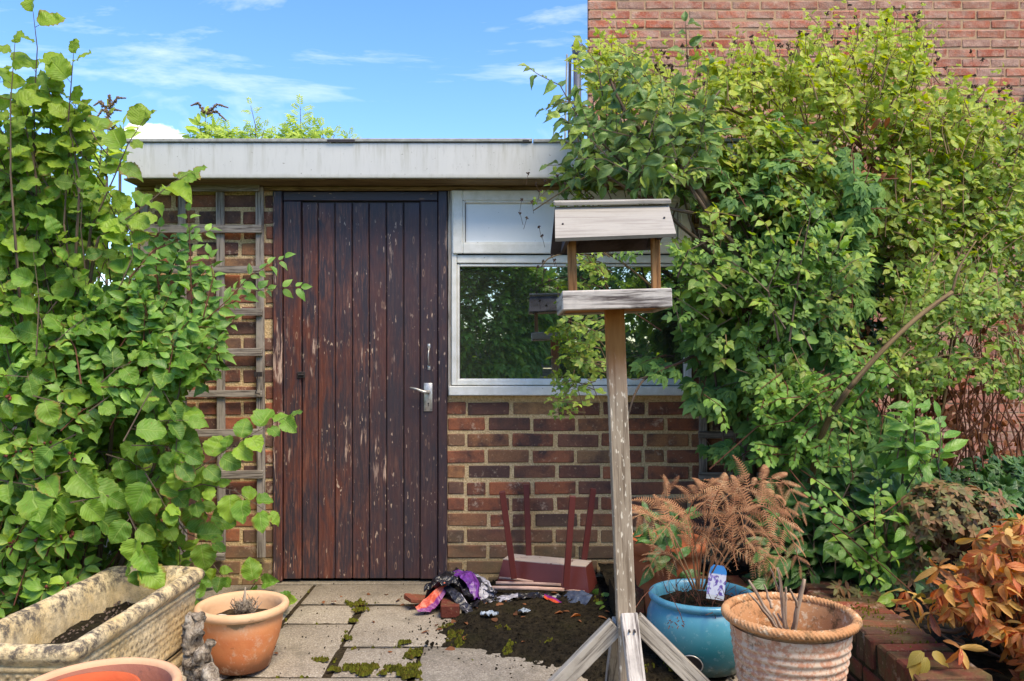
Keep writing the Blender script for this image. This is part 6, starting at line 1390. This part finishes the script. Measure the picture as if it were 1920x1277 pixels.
def frond(pts, npair, L0, st_=.35):
    q = [P(*p) for p in pts]; out = []
    for i in range(len(q) - 1):
        p0 = q[max(i - 1, 0)]; p3 = q[min(i + 2, len(q) - 1)]
        for k in range(6): t = k / 6; a, b = q[i], q[i + 1]; out.append(.5 * ((2 * a) + (b - p0) * t + (2 * p0 - 5 * a + 4 * b - p3) * t * t + (3 * a - p0 - 3 * b + p3) * t ** 3))
    out.append(q[-1]); n = len(out); mb = MB(); tube(mb, out, [.0035 * (1 - .7 * i / n) for i in range(n)], 5, False); fr = mb.build('frond', MT['fern'], fe)
    for i in range(npair):
        t = st_ + (1 - st_) * i / npair; k = min(int(t * (n - 1)), n - 2); p = out[k].lerp(out[k + 1], t * (n - 1) - k); d = (out[k + 1] - out[k]).normalized()
        for sd in (-1, 1):
            nb_ = Vector((0, -.55, .8)) + rv(.25); sv = d.cross(nb_).normalized() * sd; ax = (sv * .85 + d * .5 + Vector((0, 0, -.12)) + rv(.15)).normalized()
            L = L0 * (1 - .78 * ((t - st_) / (1 - st_)) ** 1.1) * R.uniform(.85, 1.1)
            put('pinna', R.choice(PM), fr, frame(p, ax, nb_, L))
    put('pinna', PM[0], fr, frame(out[-1], out[-1] - out[-2], Vector((0, -.5, .8)), L0 * .3))
FR = [([(1300, 1105, 2.87), (1260, 1010, 2.86), (1252, 940, 2.84), (1246, 905, 2.80)], 5, .13, .62), ([(1310, 1105, 2.86), (1320, 990, 2.78), (1345, 925, 2.72), (1352, 915, 2.66), (1300, 960, 2.58)], 9, .17, .35), ([(1320, 1105, 2.87), (1365, 980, 2.86), (1420, 905, 2.84), (1470, 905, 2.80), (1505, 960, 2.76)], 10, .16, .35),
      ([(1325, 1105, 2.85), (1380, 990, 2.80), (1430, 950, 2.74), (1480, 1000, 2.66), (1500, 1060, 2.62)], 10, .15, .35), ([(1305, 1105, 2.84), (1260, 1000, 2.78), (1215, 965, 2.72), (1190, 970, 2.70)], 8, .14, .4), ([(1312, 1105, 2.82), (1300, 1000, 2.72), (1280, 960, 2.66), (1240, 1000, 2.60)], 9, .15, .35),
      ([(1320, 1105, 2.83), (1350, 1000, 2.70), (1385, 960, 2.62), (1400, 1030, 2.56)], 10, .15, .3), ([(1315, 1105, 2.90), (1340, 960, 2.92), (1400, 912, 2.95), (1470, 905, 2.95)], 9, .15, .4), ([(1318, 1105, 2.84), (1370, 1020, 2.74), (1430, 1000, 2.66), (1470, 1060, 2.6)], 9, .14, .35),
      ([(1300, 1105, 2.84), (1270, 1050, 2.78), (1235, 1040, 2.74), (1215, 1070, 2.72)], 7, .10, .4), ([(1330, 1105, 2.86), (1390, 1030, 2.84), (1440, 1050, 2.8), (1455, 1090, 2.78)], 8, .11, .35), ([(1310, 1105, 2.88), (1290, 980, 2.88), (1310, 925, 2.86), (1345, 905, 2.82)], 8, .14, .4), ([(1325, 1105, 2.88), (1400, 980, 2.9), (1450, 930, 2.9), (1500, 1000, 2.86)], 9, .14, .4),
      ([(1308, 1105, 2.83), (1300, 1040, 2.76), (1318, 1000, 2.7), (1340, 1040, 2.64)], 7, .12, .35)]
for a in FR: frond(a[0], max(4, round(a[1] * .72)), a[2] * 1.08, a[3])
mb = MB()
for k in range(90):
    a = R.uniform(0, 2 * PI); q = R.uniform(.02, .15); b = Vector((blc[0] + q * math.cos(a), blc[1] + q * math.sin(a), .225)); e = b + Vector((R.uniform(-.06, .06), R.uniform(-.08, .02), R.uniform(-.01, .10)))
    tube(mb, [b, b.lerp(e, .5) + rv(.015), e], [.0016, .0013, .0008], 4, False)
for pts in ([(1225, 1100, 2.72), (1205, 1120, 2.66), (1190, 1142, 2.64)], [(1260, 1120, 2.68), (1275, 1150, 2.66), (1280, 1165, 2.66)], [(1340, 1120, 2.66), (1370, 1130, 2.64), (1360, 1160, 2.64)]): tube(mb, [P(*p) for p in pts], .0015, 4, False)
for k in range(16): c = P(1268 + R.uniform(-14, 16), 1168 + R.uniform(-8, 10), 2.655); tube(mb, [c, c + rv(.008)], .0016, 4)
mb.build('dead_tendrils', MT['redbark'], fe)['kind'] = 'stuff'

# ------------------------------------------------------------------ litter on the ground
B = Bank()
for _ in range(70):
    x, y = R.uniform(-.35, 1.1), R.uniform(2.85, 3.8); z = max(soilz(x, y), 0) + .004; B.leaf(R.choice(['ovate', 'small', 'lance']), (x, y, z), Vector((R.uniform(-1, 1), R.uniform(-1, 1), .1)), Vector((0, 0, 1)) + rv(.6), R.uniform(.015, .045))
for _ in range(16):
    x, y = R.uniform(-1.1, -.2), R.uniform(2.6, 3.85); B.leaf('small', (x, y, .003), Vector((R.uniform(-1, 1), R.uniform(-1, 1), .1)), Vector((0, 0, 1)) + rv(.5), R.uniform(.012, .03))
for _ in range(260):
    x, y = R.uniform(1.4, 2.4), R.uniform(2.4, 3.9); B.leaf('ovate', (x, y, .155), Vector((R.uniform(-1, 1), R.uniform(-1, 1), .1)), Vector((0, 0, 1)) + rv(.6), R.uniform(.03, .06))
for _ in range(80):
    x, y = R.uniform(.5, 1.35), R.uniform(3.3, 3.85); B.leaf('ovate', (x, y, .135), Vector((R.uniform(-1, 1), R.uniform(-1, 1), .1)), Vector((0, 0, 1)) + rv(.6), R.uniform(.03, .05))
def finish_top(bank, mat, name, label):
    lt = bpy.data.objects.new('tmp', None); WM['tmp'] = Matrix.Identity(4)
    n0 = set(o.name for o in col.objects); bank.finish(None, mat, 0, stuffname=name)
    for o in col.objects:
        if o.name not in n0: o['kind'] = 'stuff'; o['label'] = label
    bpy.data.objects.remove(lt)
finish_top(B, MT['l_brown'], 'leaf_litter', 'dry brown leaf litter scattered over soil, slabs and bed')
# seedlings beside the pots
sd_ = thing('ivy_seedling', 'small green seedling leaves at the foot of the upturned planter', 'weed', P(1108, 1122, 3.6)); B = Bank()
for x, y in ((1086, 1110), (1100, 1118), (1113, 1116), (1126, 1120), (1122, 1144), (1135, 1135)): p = P(x, y, gy(y + 12)); B.leaf('small', p, Vector((R.uniform(-1, 1), -.3, .3)), UPN + rv(.4), .045)
B.finish(sd_, MT['l_light'])
sd_ = thing('hazel_seedling', 'low leafy weed growing between the small pot and the door', 'weed', P(500, 1120, 3.5)); B = Bank()
for x, y in ((493, 1094), (545, 1128), (535, 1135), (395, 1075), (405, 1090), (385, 1110), (378, 1140)): p = P(x, y, min(3.85, gy(y + 14))); B.leaf('hazel', p, Vector((R.uniform(-1, 1), -.3, .3)), UPN + rv(.4), .075)
B.finish(sd_, MT['l_light'])

# ------------------------------------------------------------------ plants seen over the shed roof
RY = 6.7
def roofplant(nm, label, cat, base_px, pts_list, kind, size, mat, n, spikes=(), stemw=.006):
    t = thing(nm, label, cat, Vector(((base_px - 960) * RY / F, RY, 0)), 'plants showing over the shed roof'); B = Bank(); tw = MB()
    for pts in pts_list: q = [P(x, y, RY) for x, y in pts]; tube(tw, [Vector((q[0].x, RY, 0)), q[0]], .012, 5, False); sprig(B, tw, q, n, size, kind, start=.0, rad=stemw, jn=.7, grav=.1, petiole=.05, opposite=True)
    tw.build('stems', MT['barkwood'], t)
    for (x0, y0), (x1, y1) in spikes:
        mb = MB(); a, b = P(x0, y0, RY), P(x1, y1, RY); m1 = a.lerp(b, .5) + Vector((0, 0, .05)); tube(mb, [a, a.lerp(m1, .5), m1, m1.lerp(b, .5), b], [.006, .007, .007, .006, .003], 6, nz=.5, nf=60)
        for k in range(70):
            tt = R.random(); c = a.lerp(m1, tt * 2) if tt < .5 else m1.lerp(b, tt * 2 - 1); d = rv().normalized() * .026 * (1.15 - tt); tube(mb, [c, c + d], [.008, .003], 4); mb.build('dead_flower_spike', MT['spike'], t, True)
    B.finish(t, mat, 120, minpx=14)
roofplant('buddleia', 'buddleia with drooping dead flower spikes behind the hazel, leftmost over the roof', 'bush', 205, [[(200, 330), (202, 250), (205, 205)], [(185, 330), (190, 280), (180, 240)], [(225, 320), (228, 270), (232, 235)], [(170, 330), (165, 290), (168, 262)]], 'lance', .15, MT['l_roof'], 9,
          [((204, 205), (236, 184)), ((200, 205), (176, 198)), ((205, 212), (180, 222)), ((198, 225), (228, 208)), ((206, 200), (204, 182)), ((190, 245), (172, 238)), ((208, 245), (226, 250))])
roofplant('buddleia', 'buddleia with dark wing-like dead spikes standing over the roof right of the small cloud', 'bush', 385, [[(376, 300), (378, 258), (374, 230)], [(392, 300), (394, 262), (398, 240)], [(385, 300), (384, 250), (386, 215)], [(365, 300), (362, 270), (356, 250)], [(372, 300), (372, 262), (370, 235)]], 'lance', .14, MT['l_roof'], 7,
          [((388, 212), (428, 202)), ((388, 214), (424, 226)), ((384, 212), (358, 198))])
roofplant('elder_sapling', 'bushy lime green sapling just right of the winged buddleia on the roof line', 'bush', 420, [[(410, 300), (408, 255), (402, 236)], [(430, 300), (432, 262), (428, 245)], [(450, 300), (448, 268), (452, 255)], [(395, 300), (396, 265), (392, 250)]], 'feather', .14, MT['l_roof'], 9)
roofplant('elder_sapling', 'thin sapling with a tiny top tuft rising from the middle of the roof line', 'bush', 480, [[(478, 290), (480, 240), (470, 198)], [(475, 300), (472, 262), (468, 245)], [(488, 300), (490, 262), (496, 240)], [(465, 300), (464, 270), (466, 256)]], 'feather', .11, MT['l_roof'], 8)
roofplant('elder_sapling', 'tallest pyramid shaped leafy sapling over the roof line', 'bush', 565, [[(565, 300), (564, 240), (563, 200)], [(550, 300), (552, 262), (548, 238)], [(580, 300), (578, 262), (582, 240)], [(540, 300), (540, 268), (538, 252)]], 'feather', .15, MT['l_roof'], 11)
roofplant('elder_sapling', 'short leafy sapling at the right end of the roof line plants', 'bush', 615, [[(610, 300), (606, 262), (604, 238)], [(625, 300), (622, 265), (628, 252)], [(655, 300), (654, 270), (656, 256)], [(520, 300), (520, 268), (516, 254)], [(597, 300), (594, 268), (592, 255)]], 'feather', .12, MT['l_roof'], 8)

# ------------------------------------------------------------------ garden behind the camera, mirrored in the window
def gardentree(nm, label, cx, cy, z0, z1, rx, ry, n, mat, seed=0, size=.09, top=1.0):
    t = thing(nm, label, 'tree', (cx, cy, 0)); B = Bank(); mb = MB()
    tube(mb, [(cx, cy, 0), (cx + .05, cy, z0 + .2), (cx, cy, (z0 + z1) / 2)], [.09, .07, .04], 8); mb.build('trunk', MT['barkwood'], t)
    for _ in range(n):
        a, e = R.uniform(0, 2 * PI), R.uniform(-1, 1); q = R.uniform(.7, 1.0) ** .5; k = math.sqrt(1 - e * e) * (1 + .35 * mn.noise(Vector((math.cos(a) * 2 + seed, math.sin(a) * 2, e * 2))))
        p = Vector((cx + rx * k * q * math.cos(a), cy + ry * k * q * math.sin(a), (z0 + z1) / 2 + e * (z1 - z0) / 2))
        if p.y > -.9: continue
        d = Vector((math.cos(a), math.sin(a), e)) + rv(.5); B.leaf('pinnate', p, d, Vector((0, .5, .8)) + rv(.6), size * 2.8 * R.uniform(.7, 1.3))
    B.finish(t, mat, 0)
gardentree('bay_tree', 'large leafy garden tree seen reflected in the left of the window', -.75, -3.4, .5, 2.9, 1.15, .9, 6500, MT['l_hyper'], 0)
gardentree('holly_tree', 'dark tree reflected in the right half of the window', 2.3, -4.6, .3, 3.1, 1.6, 1.2, 6000, MT['l_creep'], 3)
print('objects', len(bpy.data.objects), 'tris', sum(len(m.polygons) for m in bpy.data.meshes))
